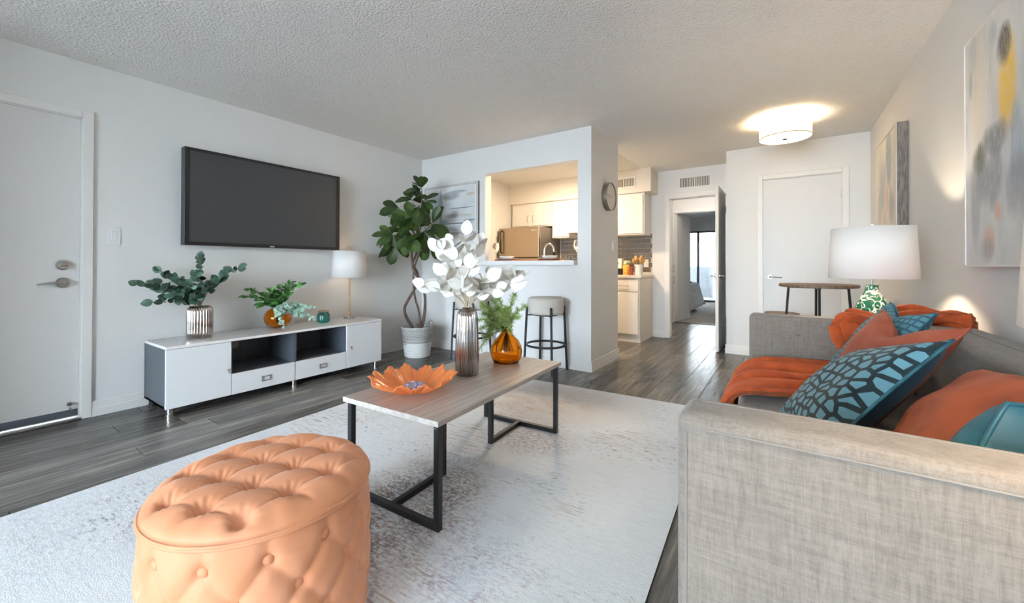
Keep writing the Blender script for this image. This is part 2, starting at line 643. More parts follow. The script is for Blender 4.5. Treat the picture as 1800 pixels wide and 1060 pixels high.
wall_plate('light_switch', 'white rocker light switch on the wall beside the front door', (XL, .784, 1.26), 'x', 1)
wall_plate('light_switch', 'white light switch on the beige divider wall under the clock', (XC, 4.345, 1.268), 'x', 1)
wall_plate('outlet', 'white wall outlet low on the wall behind the bar stool', (-1.80, YP, .33), 'y', -1, rocker=False, cat='outlet')
wall_plate('outlet', 'white wall outlet on the grey tiles behind the white utensil crock', (-1.73, YF - .008, 1.09), 'y', -1, rocker=False, cat='outlet')


# air vents
def vent(label, x0, x1, y, z0, z1, n):
    t = thing('air_vent', label, 'vent', ((x0 + x1) / 2, y, (z0 + z1) / 2))
    MB().box(x0, x1, y - .004, y, z0, z1).build('back_plate', mat('vent_dark', (.10, .085, .07), .8), t)
    b = .022
    fr = MB()
    fr.box(x0 - b, x1 + b, y - .012, y, z1, z1 + b).box(x0 - b, x1 + b, y - .012, y, z0 - b, z0).box(x0 - b, x0, y - .012, y, z0, z1).box(x1, x1 + b, y - .012, y, z0, z1)
    fr.box((x0 + x1) / 2 - .008, (x0 + x1) / 2 + .008, y - .012, y, z0, z1)
    fr.build('frame', M_TRIM, t)
    sl = MB().box(-.004, .004, -.014, -.004, 0, z1 - z0).mesh('slat')
    sl.materials.append(M_TRIM)
    for i in range(n):
        xx = x0 + (x1 - x0) * (i + .5) / n - (x0 + x1) / 2
        inst(sl, 'slat', Matrix.Translation((xx, 0, z0 - (z0 + z1) / 2)) @ Matrix.Rotation(math.radians(35 if i < n / 2 else -35), 4, 'Z'), t)
    return t


vent('white slatted air vent on the wall above the hall doorway', -1.25, -.865, YF, 2.175, 2.305, 18)
vent('white slatted air vent on the kitchen soffit above the cabinet', -2.1, -1.80, 5.78, 2.20, 2.315, 14)

# windows behind the camera: frame and glass
w1 = struct(MB().box(WIN[0], WIN[0] + .05, YB - .09, YB - .03, WIN[2], WIN[3]).box(WIN[1] - .05, WIN[1], YB - .09, YB - .03, WIN[2], WIN[3])
            .box(WIN[0], WIN[1], YB - .09, YB - .03, WIN[3] - .05, WIN[3]).box(WIN[0], WIN[1], YB - .09, YB - .03, WIN[2], WIN[2] + .05)
            .box((WIN[0] + WIN[1]) / 2 - .03, (WIN[0] + WIN[1]) / 2 + .03, YB - .09, YB - .03, WIN[2], WIN[3]).build('window_1', M_TRIM))


def pane_mat():
    m = bpy.data.materials.new('window_glass')
    m.use_nodes = True
    nt = m.node_tree
    nt.nodes.remove(nt.nodes['Principled BSDF'])
    t = nt.nodes.new('ShaderNodeBsdfTransparent')
    t.inputs[0].default_value = (.95, .97, .98, 1)
    g = nt.nodes.new('ShaderNodeBsdfGlossy')
    g.inputs['Roughness'].default_value = .02
    fr = nt.nodes.new('ShaderNodeFresnel')
    fr.inputs[0].default_value = 1.45
    mx = nt.nodes.new('ShaderNodeMixShader')
    nt.links.new(fr.outputs[0], mx.inputs[0])
    nt.links.new(t.outputs[0], mx.inputs[1])
    nt.links.new(g.outputs[0], mx.inputs[2])
    nt.links.new(mx.outputs[0], nt.nodes['Material Output'].inputs[0])
    return m


M_PANE = pane_mat()
part(MB().box(WIN[0] + .05, (WIN[0] + WIN[1]) / 2 - .03, YB - .063, YB - .057, WIN[2] + .05, WIN[3] - .05), 'pane', M_PANE, w1)
part(MB().box((WIN[0] + WIN[1]) / 2 + .03, WIN[1] - .05, YB - .063, YB - .057, WIN[2] + .05, WIN[3] - .05), 'pane', M_PANE, w1)

# ---- bedroom: carpet, bed, sliding door, patio beyond
struct(MB().box(-4.6, .6, YBED + .03, YS, -.02, .008).build('floor_bedroom', mat('beige_carpet', (.42, .37, .31), .95, var=(90, (.33, .29, .24), .4, .6, 3), bump=(160, .6, .006))))
struct(MB().box(BX0 - .02, BX1 + .02, YBED - .01, YBED + .06, 0, .012).build('trim_carpet_bar', mat('dark_bar', (.10, .09, .08), .5)))
sd = struct(MB().box(SL[0], SL[0] + .06, YS + .03, YS + .08, SL[2], SL[3]).box(SL[1] - .06, SL[1], YS + .03, YS + .08, SL[2], SL[3])
            .box(SL[0], SL[1], YS + .03, YS + .08, SL[3] - .05, SL[3]).box(SL[0], SL[1], YS + .03, YS + .08, SL[2], SL[2] + .05)
            .box(-2.13, -2.07, YS + .03, YS + .08, SL[2], SL[3]).build('window_2', mat('dark_alu', (.12, .13, .15), .4)))
part(MB().box(SL[0] + .06, -2.13, YS + .05, YS + .056, SL[2] + .05, SL[3] - .05), 'pane', M_PANE, sd)
part(MB().box(-2.07, SL[1] - .06, YS + .05, YS + .056, SL[2] + .05, SL[3] - .05), 'pane', M_PANE, sd)
tag(MB().box(-9, 5, YS + T, 21, -.08, -.02).build('patio_slab', mat('concrete', (.45, .44, .42), .9, var=(6, (.38, .37, .36), .4, .6, 4))), kind='structure')
pw = tag(thing('patio_wall', 'low pale block wall seen through the bedroom glass door', 'wall', (-2.2, 15.2, 0)))
M_BLOCK = mat('painted_block', (.40, .43, .46), .85, var=(14, (.35, .37, .40), .4, .6, 4), rand=.04)
bl = MB().box(.004, .396, 0, .15, .004, .171).mesh('block')
bl.materials.append(M_BLOCK)
for r in range(6):
    for c in range(-8, 8):
        inst(bl, 'block', Matrix.Translation((c * .4 + (.2 if r % 2 else 0), 0, -.02 + r * .175)), pw)
MB().box(-5.5, 1.2, 15.21, 15.34, -.02, 1.03).build('mortar', mat('mortar', (.45, .46, .47), .9), pw)
pg = thing('patio_cover', 'white covered patio frame beyond the bedroom glass door', 'patio cover', (-2.2, 14.6, 0))
M_PERG = mat('pergola_paint', (.72, .72, .72), .6)
for px_ in (-4.6, -1.95, .3):
    MB().box(px_ - .06, px_ + .06, 14.9, 15.02, -.02, 2.2).build('post', M_PERG, pg)
MB().box(-6, 2, 14.88, 15.04, 2.2, 2.42).build('beam', M_PERG, pg)
for i in range(12):
    MB().box(-5.6 + i * .6, -5.55 + i * .6, YS + .15, 15.6, 2.42, 2.56).build('rafter', M_PERG, pg)
MB().box(-5.2, 1.8, YS + .13, 16.6, 2.56, 2.62).build('roof_sheet', M_PERG, pg)
struct(MB().box(-5.2, -5.0, YS + .13, 15.2, -.02, 2.56).build('wall_patio_shade_left', M_WALL))  # unseen side wall, added to cut the daylight on the patio
struct(MB().box(1.6, 1.8, YS + .13, 15.2, -.02, 2.56).build('wall_patio_shade_right', M_WALL))  # its counterpart, also added only to darken the patio
nb = thing('neighbour_house', 'white neighbouring house with a window beyond the patio wall', 'house', (-3, 20, 0))
MB().box(-8, 4, 20, 20.3, 0, 2.9).build('house_wall', mat('stucco', (.62, .60, .58), .9), nb)
MB().box(-3.5, -2.3, 19.96, 20.0, 1.0, 2.1).build('house_window', mat('far_glass', (.3, .34, .38), .2), nb)
for q in ((-3.56, -3.48, .96, 2.14), (-2.32, -2.24, .96, 2.14), (-3.56, -2.24, 2.08, 2.16), (-3.56, -2.24, .92, 1.0), (-2.94, -2.86, 1.0, 2.1)):
    MB().box(q[0], q[1], 19.93, 19.97, q[2], q[3]).build('window_frame', M_TRIM, nb)
MB().box(-8.3, 4.3, 19.5, 20.6, 2.9, 3.0).build('eaves', M_TRIM, nb)

bed = thing('bed', 'white bed in the bedroom seen through the doorways', 'bed', (-2.8, 10.2, 0))
MB().box(-3.9, -1.85, 9.3, 11.0, .18, .34).build('bed_base', mat('bed_base', (.20, .21, .24), .8), bed, bevel=.01)
MB().box(-3.92, -1.83, 9.28, 11.02, .34, .60).build('mattress', mat('mattress', (.75, .75, .75), .8), bed, bevel=.05, seg=3)


def duvet(u, v):
    # u across Y (9.1..11.2) , v along X from the foot (hanging) to the head
    y = 9.28 + 1.74 * u
    s = -.55 + v * 2.2
    xx = -1.80 - max(s, 0)
    z = .625 + .012 * math.sin(9 * u + 3 * v)
    if s < 0:
        z = .625 + s * .95
        xx = -1.80 + .14 * (-s / .55) ** 1.2 + .015 * math.sin(22 * u)
    if u < .06:
        z -= (.06 - u) * 4
    if u > .94:
        z -= (u - .94) * 4
        y += .02
    return (xx, y, max(z, .11))


MB().grid(duvet, 40, 30).build('duvet', mat('white_duvet', (.78, .77, .78), .9, var=(9, (.70, .69, .70), .4, .6, 3)), bed, smooth=True, solid=.03)
for yy in (9.4, 10.9):
    for xx in (-3.8, -1.95):
        MB().box(xx - .03, xx + .03, yy - .03, yy + .03, 0, .18).build('leg', mat('dark_leg', (.02, .022, .03), .5), bed)
bt = MB().grid(lambda u, v: (-1.795 - .5 * v + (.03 * max(0, .18 - v) / .18), 9.5 + 1.0 * u + .05 * math.sin(6 * v), .655 + .012 * math.sin(20 * u) - (.22 * max(0, .15 - v) / .15)), 30, 12).build('bed_throw', mat('dark_green_throw', (.012, .035, .032), .9), None, smooth=True, solid=.02)
tag(bt, 'dark green throw across the foot of the white bed', 'throw')

# ------------------------------------------------------------------ kitchen
M_TILE = mat('grey_tile', (.17, .145, .12), .22, rand=.1)
M_GROUT = mat('grout', (.62, .58, .50), .9)
bs = struct(MB().box(-3.16, -1.64, YF - .004, YF, .92, 1.53).build('trim_backsplash', M_GROUT))
tw, th = .150, .072
tl = MB().box(.0025, tw - .0025, -.010, -.002, .0025, th - .0025).mesh('tile')
tl.materials.append(M_TILE)
tcut = {}
for r in range(8):
    z = .955 + r * th
    x = -3.16 - (tw / 2 if r % 2 else 0)
    while x < -1.645:
        a, b = max(x, -3.16), min(x + tw, -1.642)
        if b - a > .02:
            key = round(b - a, 3)
            if key not in tcut:
                tcut[key] = MB().box(.0025, b - a - .0025, -.010, -.002, .0025, th - .0025).mesh('tile')
                tcut[key].materials.append(M_TILE)
            inst(tcut[key], 'tile', Matrix.Translation((a, YF, z)), bs)
        x += tw
# soffit over the wall cabinets
struct(MB().box(XL, -1.565, 5.78, YF, 2.105, CEIL).build('trim_soffit', mat('soffit_paint', (.76, .72, .66), .7)))


def cabinet(label, x0, x1, y0, y1, z0, z1, doors, handle_side, drawer=None, toe=0.0, end=None, gap=.02):
    """front faces -Y"""
    t = thing('kitchen_cabinet', label, 'cabinet', ((x0 + x1) / 2, (y0 + y1) / 2, z0))
    MB().box(x0, x1, y0, y1, z0 + toe, z1).build('body', M_CABW, t, bevel=.003)
    if toe:
        MB().box(x0, x1 - .0, y0 + .012, y1, z0, z0 + toe).build('plinth', M_CABW, t)
    zt = z1 - .03
    if drawer:
        zt = z1 - drawer
        w = (x1 - x0) / doors
        for i in range(doors):
            d = MB().box(x0 + i * w + gap, x0 + (i + 1) * w - gap, y0 - .018, y0, zt + .012, z1 - .02).build('drawer', M_CABW, t, bevel=.004)
            xm = x0 + (i + .5) * w
            zz = (zt + z1) / 2 - .01
            MB().tube([(xm - .07, y0 - .018, zz), (xm - .07, y0 - .045, zz), (xm + .07, y0 - .045, zz), (xm + .07, y0 - .018, zz)], .005, 8).build('handle', M_NICKEL, d)
        zt -= .012
    w = (x1 - x0) / doors
    for i in range(doors):
        d = MB().box(x0 + i * w + gap, x0 + (i + 1) * w - gap, y0 - .018, y0, z0 + toe + .02, zt).build('door', M_CABW, t, bevel=.004)
        side = handle_side if doors == 1 else (1 if i % 2 == 0 else -1)
        xm = (x0 + (i + 1) * w - gap - .03) if side > 0 else (x0 + i * w + gap + .03)
        za = z0 + .08 if not drawer else zt - .16
        MB().tube([(xm, y0 - .018, za), (xm, y0 - .045, za), (xm, y0 - .045, za + .11), (xm, y0 - .018, za + .11)], .005, 8).build('handle', M_NICKEL, d)
        for hz in (z0 + toe + .1, zt - .1):
            xh = (x0 + i * w + gap) if side > 0 else (x0 + (i + 1) * w - gap)
            MB().tube([(xh, y0 - .012, hz - .025), (xh, y0 - .012, hz + .025)], .005, 6).build('hinge', M_NICKEL, d)
    return t


cabinet('white two-door wall cabinet above the refrigerator', -3.95, -3.16, 5.82, YF - .002, 1.70, 2.105, 2, 1)
cabinet('white narrow wall cabinet between the refrigerator and the range hood', -3.155, -2.85, 5.82, YF - .012, 1.5, 2.105, 1, 1)
cabinet('white wall cabinet above the range hood', -2.845, -2.10, 5.82, YF - .012, 1.74, 2.105, 2, 1)
cabinet('white wall cabinet over the tiles beside the hall doorway', -2.095, -1.663, 5.82, YF - .012, 1.5, 2.105, 1, -1)
cabinet('white base cabinet with a drawer beside the hall doorway', -2.10, -1.638, 5.52, YF - .012, 0, .88, 1, -1, drawer=.19, toe=.09)
cabinet('long white base cabinet along the tiled kitchen wall', -3.15, -2.105, 5.52, YF - .012, 0, .88, 2, 1, drawer=.19, toe=.09)
ct = thing('kitchen_countertop', 'pale kitchen countertop under the tiled wall', 'countertop', (-2.4, 5.8, .88))
M_COUNTER = mat('pale_laminate', (.68, .66, .62), .35, var=(30, (.60, .57, .53), .4, .6, 4))
MB().box(-3.14, -1.612, 5.485, YF - .012, .88, .92).build('slab', M_COUNTER, ct, bevel=.006)
MB().box(-3.15, -1.64, YF - .03, YF - .011, .92, .955).build('upstand', M_COUNTER, ct, bevel=.003)
hd = thing('range_hood', 'pale metal range hood under the wall cabinet', 'range hood', (-2.47, 5.9, 1.55))
MB().add([(-2.84, 5.66, 1.56), (-2.105, 5.66, 1.56), (-2.105, YF - .012, 1.56), (-2.84, YF - .012, 1.56), (-2.84, 5.66, 1.62), (-2.105, 5.66, 1.62), (-2.105, YF - .012, 1.738), (-2.84, YF - .012, 1.738), (-2.84, 5.80, 1.738), (-2.105, 5.80, 1.738)],
         [(0, 3, 2, 1), (0, 1, 5, 4), (4, 5, 9, 8), (8, 9, 6, 7), (1, 2, 6, 9, 5), (3, 0, 4, 8, 7), (2, 3, 7, 6)]).build('hood_shell', M_CABW, hd, bevel=.004)
MB().box(-2.76, -2.19, 5.70, 6.05, 1.55, 1.562).build('filter', M_NICKEL, hd)

fr = thing('refrigerator', 'stainless steel refrigerator standing in the kitchen corner', 'refrigerator', (-3.55, 5.75, 0))
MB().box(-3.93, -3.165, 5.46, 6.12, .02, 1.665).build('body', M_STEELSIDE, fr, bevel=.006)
MB().box(-3.93, -3.165, 5.40, 5.455, 1.18, 1.66).build('freezer_door', M_STEEL, fr, bevel=.012, seg=3)
MB().box(-3.93, -3.165, 5.40, 5.455, .06, 1.17).build('fridge_door', M_STEEL, fr, bevel=.012, seg=3)
MB().tube([(-3.86, 5.40, 1.25), (-3.86, 5.355, 1.27), (-3.86, 5.355, 1.60), (-3.86, 5.40, 1.62)], .012, 10).build('handle', M_BLACK, fr, smooth=True)
MB().tube([(-3.86, 5.40, .70), (-3.86, 5.355, .72), (-3.86, 5.355, 1.10), (-3.86, 5.40, 1.12)], .012, 10).build('handle', M_BLACK, fr, smooth=True)
MB().box(-3.30, -3.20, 5.398, 5.401, 1.60, 1.615).build('badge', M_CHROME, fr)

# sink run under the pass-through
sk = thing('sink_cabinet', 'white sink cabinet behind the pass-through wall', 'cabinet', (-2.8, 4.15, 0))
MB().box(-3.9, -1.73, YP + T, 4.44, .09, .70).box(-3.9, -1.73, 4.40, 4.44, .70, .87).box(-3.9, -2.78, YP + T, 4.40, .70, .87).box(-2.07, -1.73, YP + T, 4.40, .70, .87).build('body', M_CABW, sk)
MB().box(-3.9, -1.73, YP + T, 4.37, 0, .09).build('plinth', M_CABW, sk)
for i in range(4):
    d = MB().box(-3.88 + i * .54, -3.36 + i * .54, 4.44, 4.458, .12, .84).build('door', M_CABW, sk, bevel=.004)
    MB().tube([(-3.42 + i * .54, 4.458, .68), (-3.42 + i * .54, 4.485, .68), (-3.42 + i * .54, 4.485, .79), (-3.42 + i * .54, 4.458, .79)], .005, 8).build('handle', M_NICKEL, d)
sc = thing('sink_countertop', 'pale countertop with a steel sink behind the pass-through', 'countertop', (-2.8, 4.15, .87))
MB().box(-3.9, -2.75, YP + T, 4.48, .87, .91).box(-2.1, -1.73, YP + T, 4.48, .87, .91).box(-2.75, -2.1, YP + T, 3.95, .87, .91).box(-2.75, -2.1, 4.38, 4.48, .87, .91).build('slab', M_COUNTER, sc)
MB().box(-2.75, -2.74, 3.95, 4.38, .72, .905).box(-2.11, -2.10, 3.95, 4.38, .72, .905).box(-2.75, -2.1, 3.95, 3.96, .72, .905).box(-2.75, -2.1, 4.37, 4.38, .72, .905).box(-2.75, -2.1, 3.95, 4.38, .71, .72).build('basin', M_NICKEL, sc)
fa = thing('faucet', 'chrome gooseneck faucet behind the plates on the pass-through', 'faucet', (-2.44, 4.3, .91))
fp = [(-2.44, 4.3, .91), (-2.44, 4.3, 1.20)] + [(-2.375 - .065 * math.cos(t), 4.3 - .0 * t, 1.23 + .085 * math.sin(t)) for t in [PI * k / 10 for k in range(0, 11)]] + [(-2.305, 4.3, 1.20)]
MB().tube(fp, .011, 12).build('spout', M_CHROME, fa, smooth=True)
MB().tube([(-2.305, 4.3, 1.215), (-2.303, 4.3, 1.165)], [.014, .018], 12).build('spray_head', M_BLACK, fa, smooth=True)
MB().lathe([(.03, 0), (.03, .012), (.018, .02)], (-2.44, 4.3, .91), 16).build('base', M_CHROME, fa)

# pass-through sill
sill = thing('pass_through_sill', 'white ledge of the kitchen pass-through', 'ledge', (-2.33, 3.8, 1.05))
MB().box(-2.912, -1.745, YP + .0, 4.03, 1.06, 1.105).box(-2.95, -1.742, YP - .075, YP - .001, 1.055, 1.105).build('board', M_WHITEGLOSS, sill, bevel=.004)
SZ = 1.105
# things on the sill


def lathe_thing(name, label, cat, c, prof, m, n=32, group=None, **k):
    t = MB().lathe(prof, c, n, **k).build(name, m, None, smooth=True, angle=40)
    return tag(t, label, cat, group)


M_PLATEC = mat('pale_ceramic', (.70, .71, .72), .25)
M_RUST = mat('rust_fabric', (.52, .115, .028), .85, sheen=.3)
M_CHARGER = mat('rust_charger', (.40, .13, .05), .5)
for nm, xx, lab in (('left', -2.70, 'left'), ('right', -2.13, 'right')):
    where = 'at the wine-glass end' if nm == 'left' else 'in front of the faucet'
    ch = lathe_thing('charger_plate', 'rust charger plate on the pass-through %s' % where, 'plate', (xx, 3.87, SZ), [(.09, 0), (.10, .002), (.155, .008), (.158, .011), (.10, .006), (0.001, .005)], M_CHARGER, caps=(True, False), group='place settings on the pass-through')
    lathe_thing('dinner_plate', 'pale dinner plate on the charger %s' % where, 'plate', (xx, 3.87, SZ + .0085), [(.07, 0), (.08, .004), (.13, .018), (.132, .021), (.08, .010), (.001, .008)], M_PLATEC, caps=(True, False), group='place settings on the pass-through')
    b = MB().lathe([(.04, 0), (.05, .004), (.085, .03), (.09, .038), (.084, .032), (.05, .01), (.001, .008)], (xx, 3.87, SZ + .0175), 32, caps=(True, False)).build('bowl', M_PLATEC, None, smooth=True)
    tag(b, 'pale shallow bowl on the dinner plate %s' % where, 'bowl', 'place settings on the pass-through')
for nm, xx, lab in (('left', -2.86, 'wine glass at the far left end of the pass-through ledge'), ('right', -1.80, 'wine glass beside the candle on the pass-through ledge')):
    g = MB().lathe([(.033, 0), (.03, .003), (.004, .008), (.0035, .085), (.02, .10), (.037, .13), (.040, .16), (.036, .195), (.031, .215)], (xx, 3.87, SZ), 24, caps=(True, False)).build('wine_glass', M_CLEAR, None, smooth=True)
    tag(g, lab, 'glass')
cn = thing('candle', 'small pale candle in a glass at the right end of the ledge', 'candle', (-1.865, 3.82, SZ))
MB().lathe([(.026, 0), (.026, .045), (.024, .045), (.024, .004), (.001, .004)], (-1.865, 3.82, SZ), 20, caps=(True, False)).build('glass_cup', M_CLEAR, cn, smooth=True, angle=40)
MB().lathe([(.023, .0045), (.023, .038), (.001, .038)], (-1.865, 3.82, SZ), 20).build('wax', mat('wax', (.85, .72, .60), .5), cn, smooth=True, angle=40)
nk = MB()
for xx, yy, a in ((-2.48, 3.80, .2), (-2.35, 3.80, -.15), (-1.93, 3.82, .1)):
    nk = MB()
    ca, sa = math.cos(a), math.sin(a)
    q = [(-.07, -.03), (.07, -.03), (.07, .03), (-.07, .03)]
    nk.add([(xx + p[0] * ca - p[1] * sa, yy + p[0] * sa + p[1] * ca, SZ + z) for z in (0.0005, .007) for p in q], [(3, 2, 1, 0), (4, 5, 6, 7), (0, 1, 5, 4), (1, 2, 6, 5), (2, 3, 7, 6), (3, 0, 4, 7)])
    tag(nk.build('folded_napkin', M_RUST, None, bevel=.002), {-2.48: 'folded rust napkin beside the left place setting', -2.35: 'folded rust napkin left of the right place setting', -1.93: 'folded rust napkin between the right plate and the candle'}[xx], 'napkin', 'napkins on the pass-through')

# things on the kitchen counter beside the hall
CZ = .92
cr = thing('utensil_crock', 'white ceramic utensil crock at the end of the kitchen counter', 'crock', (-1.70, 5.66, CZ))
MB().lathe([(.052, 0), (.056, .004), (.058, .15), (.054, .15), (.052, .006), (.001, .006)], (-1.70, 5.66, CZ), 28, caps=(True, False)).build('pot', mat('white_ceramic', (.80, .78, .75), .3), cr, smooth=True, angle=40)
MB().tube([(-1.735, 5.606, CZ + .115), (-1.737, 5.603, CZ + .118)], .008, 10).build('emblem', M_BLACK, cr)
M_SPOON = mat('light_wood', (.62, .36, .12), .55, var=((60, 60, 6), (.50, .27, .08), .4, .6, 3))
random.seed(8)
for i in range(6):
    a = 2 * PI * i / 6 + .3
    dx, dy = math.cos(a), math.sin(a)
    p0 = Vector((-1.70 + dx * .015, 5.66 + dy * .015, CZ + .02))
    p1 = Vector((-1.70 + dx * .065, 5.66 + dy * .05, CZ + .20 + .02 * (i % 3)))
    w = MB().tube([p0, p0.lerp(p1, .7), p1 - (p1 - p0).normalized() * .03, p1, p1 + (p1 - p0).normalized() * .035], [.006, .006, .012, .026, .012], 10)
    tag(w.build('wooden_spoon', M_SPOON, None, smooth=True), 'wooden spoon standing in the white utensil crock', 'spoon', 'wooden utensils in the crock')
js = thing('jar_of_snacks', 'glass canister of orange snacks with a pale lid', 'jar', (-1.86, 5.66, CZ))
MB().lathe([(.055, 0), (.06, .005), (.058, .13), (.05, .145)], (-1.86, 5.66, CZ), 24).build('contents', mat('orange_snacks', (.75, .28, .03), .6, var=(60, (.85, .55, .10), .4, .6, 3), bump=(80, .8, .01)), js, smooth=True)
MB().lathe([(.05, 0), (.052, .03), (.042, .055), (.001, .058)], (-1.86, 5.66, CZ + .146), 24).build('lid', mat('green_white_lid', (.62, .64, .50), .6, var=(40, (.25, .32, .15), .45, .6, 3)), js, smooth=True)
jr = thing('spice_jar', 'dark red spice jar between the snacks and the crock', 'jar', (-1.785, 5.60, CZ))
MB().lathe([(.026, 0), (.028, .004), (.028, .12), (.024, .13)], (-1.785, 5.60, CZ), 20).build('body', mat('red_jar', (.25, .03, .015), .35, var=(50, (.5, .12, .06), .5, .62, 3)), jr, smooth=True)
MB().lathe([(.026, .13), (.026, .15), (.001, .151)], (-1.785, 5.60, CZ), 20).build('lid', mat('dark_lid', (.10, .04, .02), .4), jr, smooth=True)
cf = thing('coffee_bag', 'white and black coffee bag standing on the counter', 'bag', (-2.0, 5.72, CZ))
MB().box(-2.07, -1.945, 5.68, 5.77, CZ, CZ + .09).build('band', M_BLACK, cf, bevel=.008)
MB().box(-2.068, -1.947, 5.682, 5.768, CZ + .09, CZ + .235).build('upper', mat('coffee_white', (.75, .71, .65), .6), cf, bevel=.008)
MB().tube([(-2.02, 5.681, CZ + .17), (-2.02, 5.678, CZ + .17)], .024, 16).build('emblem', M_BLACK, cf)
# white door and casing on the kitchen's left wall
casing('trim_6', 'y', 4.62, 5.30, 2.05, XL, 1)
struct(MB().box(XL - .03, XL + .004, 4.626, 5.294, .01, 2.044).build('door_5', M_DOOR))

# kitchen ceiling light: warm glowing dish
kl = thing('kitchen_ceiling_light', 'warm ceiling light of the kitchen', 'ceiling light', (-2.6, 4.72, CEIL))
MB().lathe([(.02, -.036), (.12, -.033), (.155, -.02), (.16, -.004)], (-2.6, 4.72, CEIL), 32).build('dish', mat('glowing_dish', (.9, .8, .65), .5, emit=((1, .76, .5), 16)), kl, smooth=True)
l = bpy.data.lights.new('kitchen_bulb', 'AREA')
l.shape = 'DISK'
l.size = .3
l.energy = 33
l.color = (1, .74, .48)
lo = bpy.data.objects.new('kitchen_bulb', l)
COL.objects.link(lo)
lo.location = (-2.6, 4.72, CEIL - .045)

hl = thing('hall_fill_light', 'small unseen fill light added to brighten the hall', 'ceiling light', (-1.15, 7.1, CEIL))  # added fixture out of view, lifts the dark hall and its open door
MB().lathe([(.02, -.07), (.09, -.055), (.12, -.004)], (-1.15, 7.1, CEIL), 28).build('dish', mat('hall_fill_dish', (.9, .85, .75), .5, emit=((1, .92, .82), 34)), hl, smooth=True)

# ------------------------------------------------------------------ television
tv = thing('television', 'large black flat television mounted on the left wall', 'television', (XL, 1.82, 1.6))
TX = -3.856
MB().box(XL + .002, XL + .05, 1.5, 2.15, 1.40, 1.80).build('wall_bracket', M_BLACK, tv)
MB().box(XL + .045, TX, 1.155, 2.472, 1.208, 1.976).build('housing', M_BLACK, tv, bevel=.004)
MB().box(TX - .004, TX + .0015, 1.19, 2.425, 1.236, 1.950).build('screen', mat('tv_screen', (.042, .045, .05), .3, spec=.5), tv)
MB().box(TX, TX + .002, 1.785, 1.822, 1.213, 1.224).build('logo', mat('logo_silver', (.55, .48, .46), .4), tv)

# ------------------------------------------------------------------ media console (one long body, glossy top)
SX0, SX1, SY0, SY1, SZ0, SZT = -3.945, -3.49, .949, 2.719, .062, .489
ST = SZT
cs = thing('media_console', 'long white media console with grey sides below the television', 'media console', (-3.72, 1.83, 0))
MB().box(SX0, SX1 + .004, SY0, SY1, SZT - .02, SZT).build('top', M_WHITEGLOSS, cs, bevel=.003)
body = MB()
t_ = .016
body.box(SX0, SX1 - .018, SY0, SY0 + t_, SZ0, SZT - .02).box(SX0, SX1 - .018, SY1 - t_, SY1, SZ0, SZT - .02)
for yy in (1.345, 1.826, 2.316):
    body.box(SX0, SX1 - .002 if yy == 1.826 else SX1 - .018, yy - .010, yy + .010, SZ0, SZT - .02)
body.box(SX0, SX1 - .018, SY0, SY1, SZ0, SZ0 + .016)
body.box(SX0, SX0 + .01, SY0, 1.40, SZ0, SZT - .02).box(SX0, SX0 + .01, 1.58, 1.90, SZ0, SZT - .02).box(SX0, SX0 + .01, 2.04, SY1, SZ0, SZT - .02)
body.box(SX0, SX0 + .01, 1.40, 1.58, SZ0, .33).box(SX0, SX0 + .01, 1.40, 1.58, .385, SZT - .02)
body.box(SX0, SX0 + .01, 1.90, 2.04, SZ0, .33).box(SX0, SX0 + .01, 1.90, 2.04, .385, SZT - .02)
body.build('carcass', M_GREYCARC, cs)
MB().box(SX0, SX1 - .018, 1.345, 1.826, .205, .219).build('shelf', M_GREYCARC, cs)
MB().box(SX0, SX1 - .018, 1.826, 2.316, .205, .219).build('shelf', M_GREYCARC, cs)
for (a, b, ly) in ((SY0, 1.343, 1.325), (2.318, SY1, 2.363)):
    d = MB().box(SX1 - .018, SX1, a + .001, b - .001, SZ0, SZT - .0225).build('door', M_WHITEPANEL, cs, bevel=.0015)
    lk = MB().tube([(SX1, ly, .256), (SX1 + .012, ly, .256)], .009, 14).build('lock', M_CHROME, d, smooth=True, angle=35)
    MB().box(SX1 + .012, SX1 + .016, ly - .004, ly + .004, .232, .256).build('key', M_CHROME, d)
for (a, b) in ((1.345, 1.824), (1.828, 2.314)):
    d = MB().box(SX1 - .018, SX1, a + .001, b - .001, SZ0, .219).build('drawer', M_WHITEPANEL, cs, bevel=.0015)
    ym = (a + b) / 2 + .008
    h = MB()
    h.box(SX1, SX1 + .008, ym - .035, ym + .035, .150, .156).box(SX1, SX1 + .008, ym - .035, ym + .035, .116, .122).box(SX1, SX1 + .008, ym - .035, ym - .029, .116, .156).box(SX1, SX1 + .008, ym + .029, ym + .035, .116, .156)
    h.build('handle', M_CHROME, d, bevel=.001)
for (fy, fx_) in ((.987, -3.535), (1.846, -3.547), (2.68, -3.535), (.987, -3.90), (1.846, -3.90), (2.68, -3.90)):
    MB().lathe([(.026, 0), (.026, .018), (.022, .020), (.022, SZ0)], (fx_, fy, 0), 18).build('foot', M_CHROME if fx_ > -3.7 else M_BLACK, cs, smooth=True, angle=35)

# ------------------------------------------------------------------ rug
RUGROT = math.radians(2.75)
rug = thing('area_rug', 'large distressed pale grey and blue area rug under the coffee table', 'rug', (-1.555, 1.53, 0), RUGROT)
RWX, RWY = 1.18, 1.645


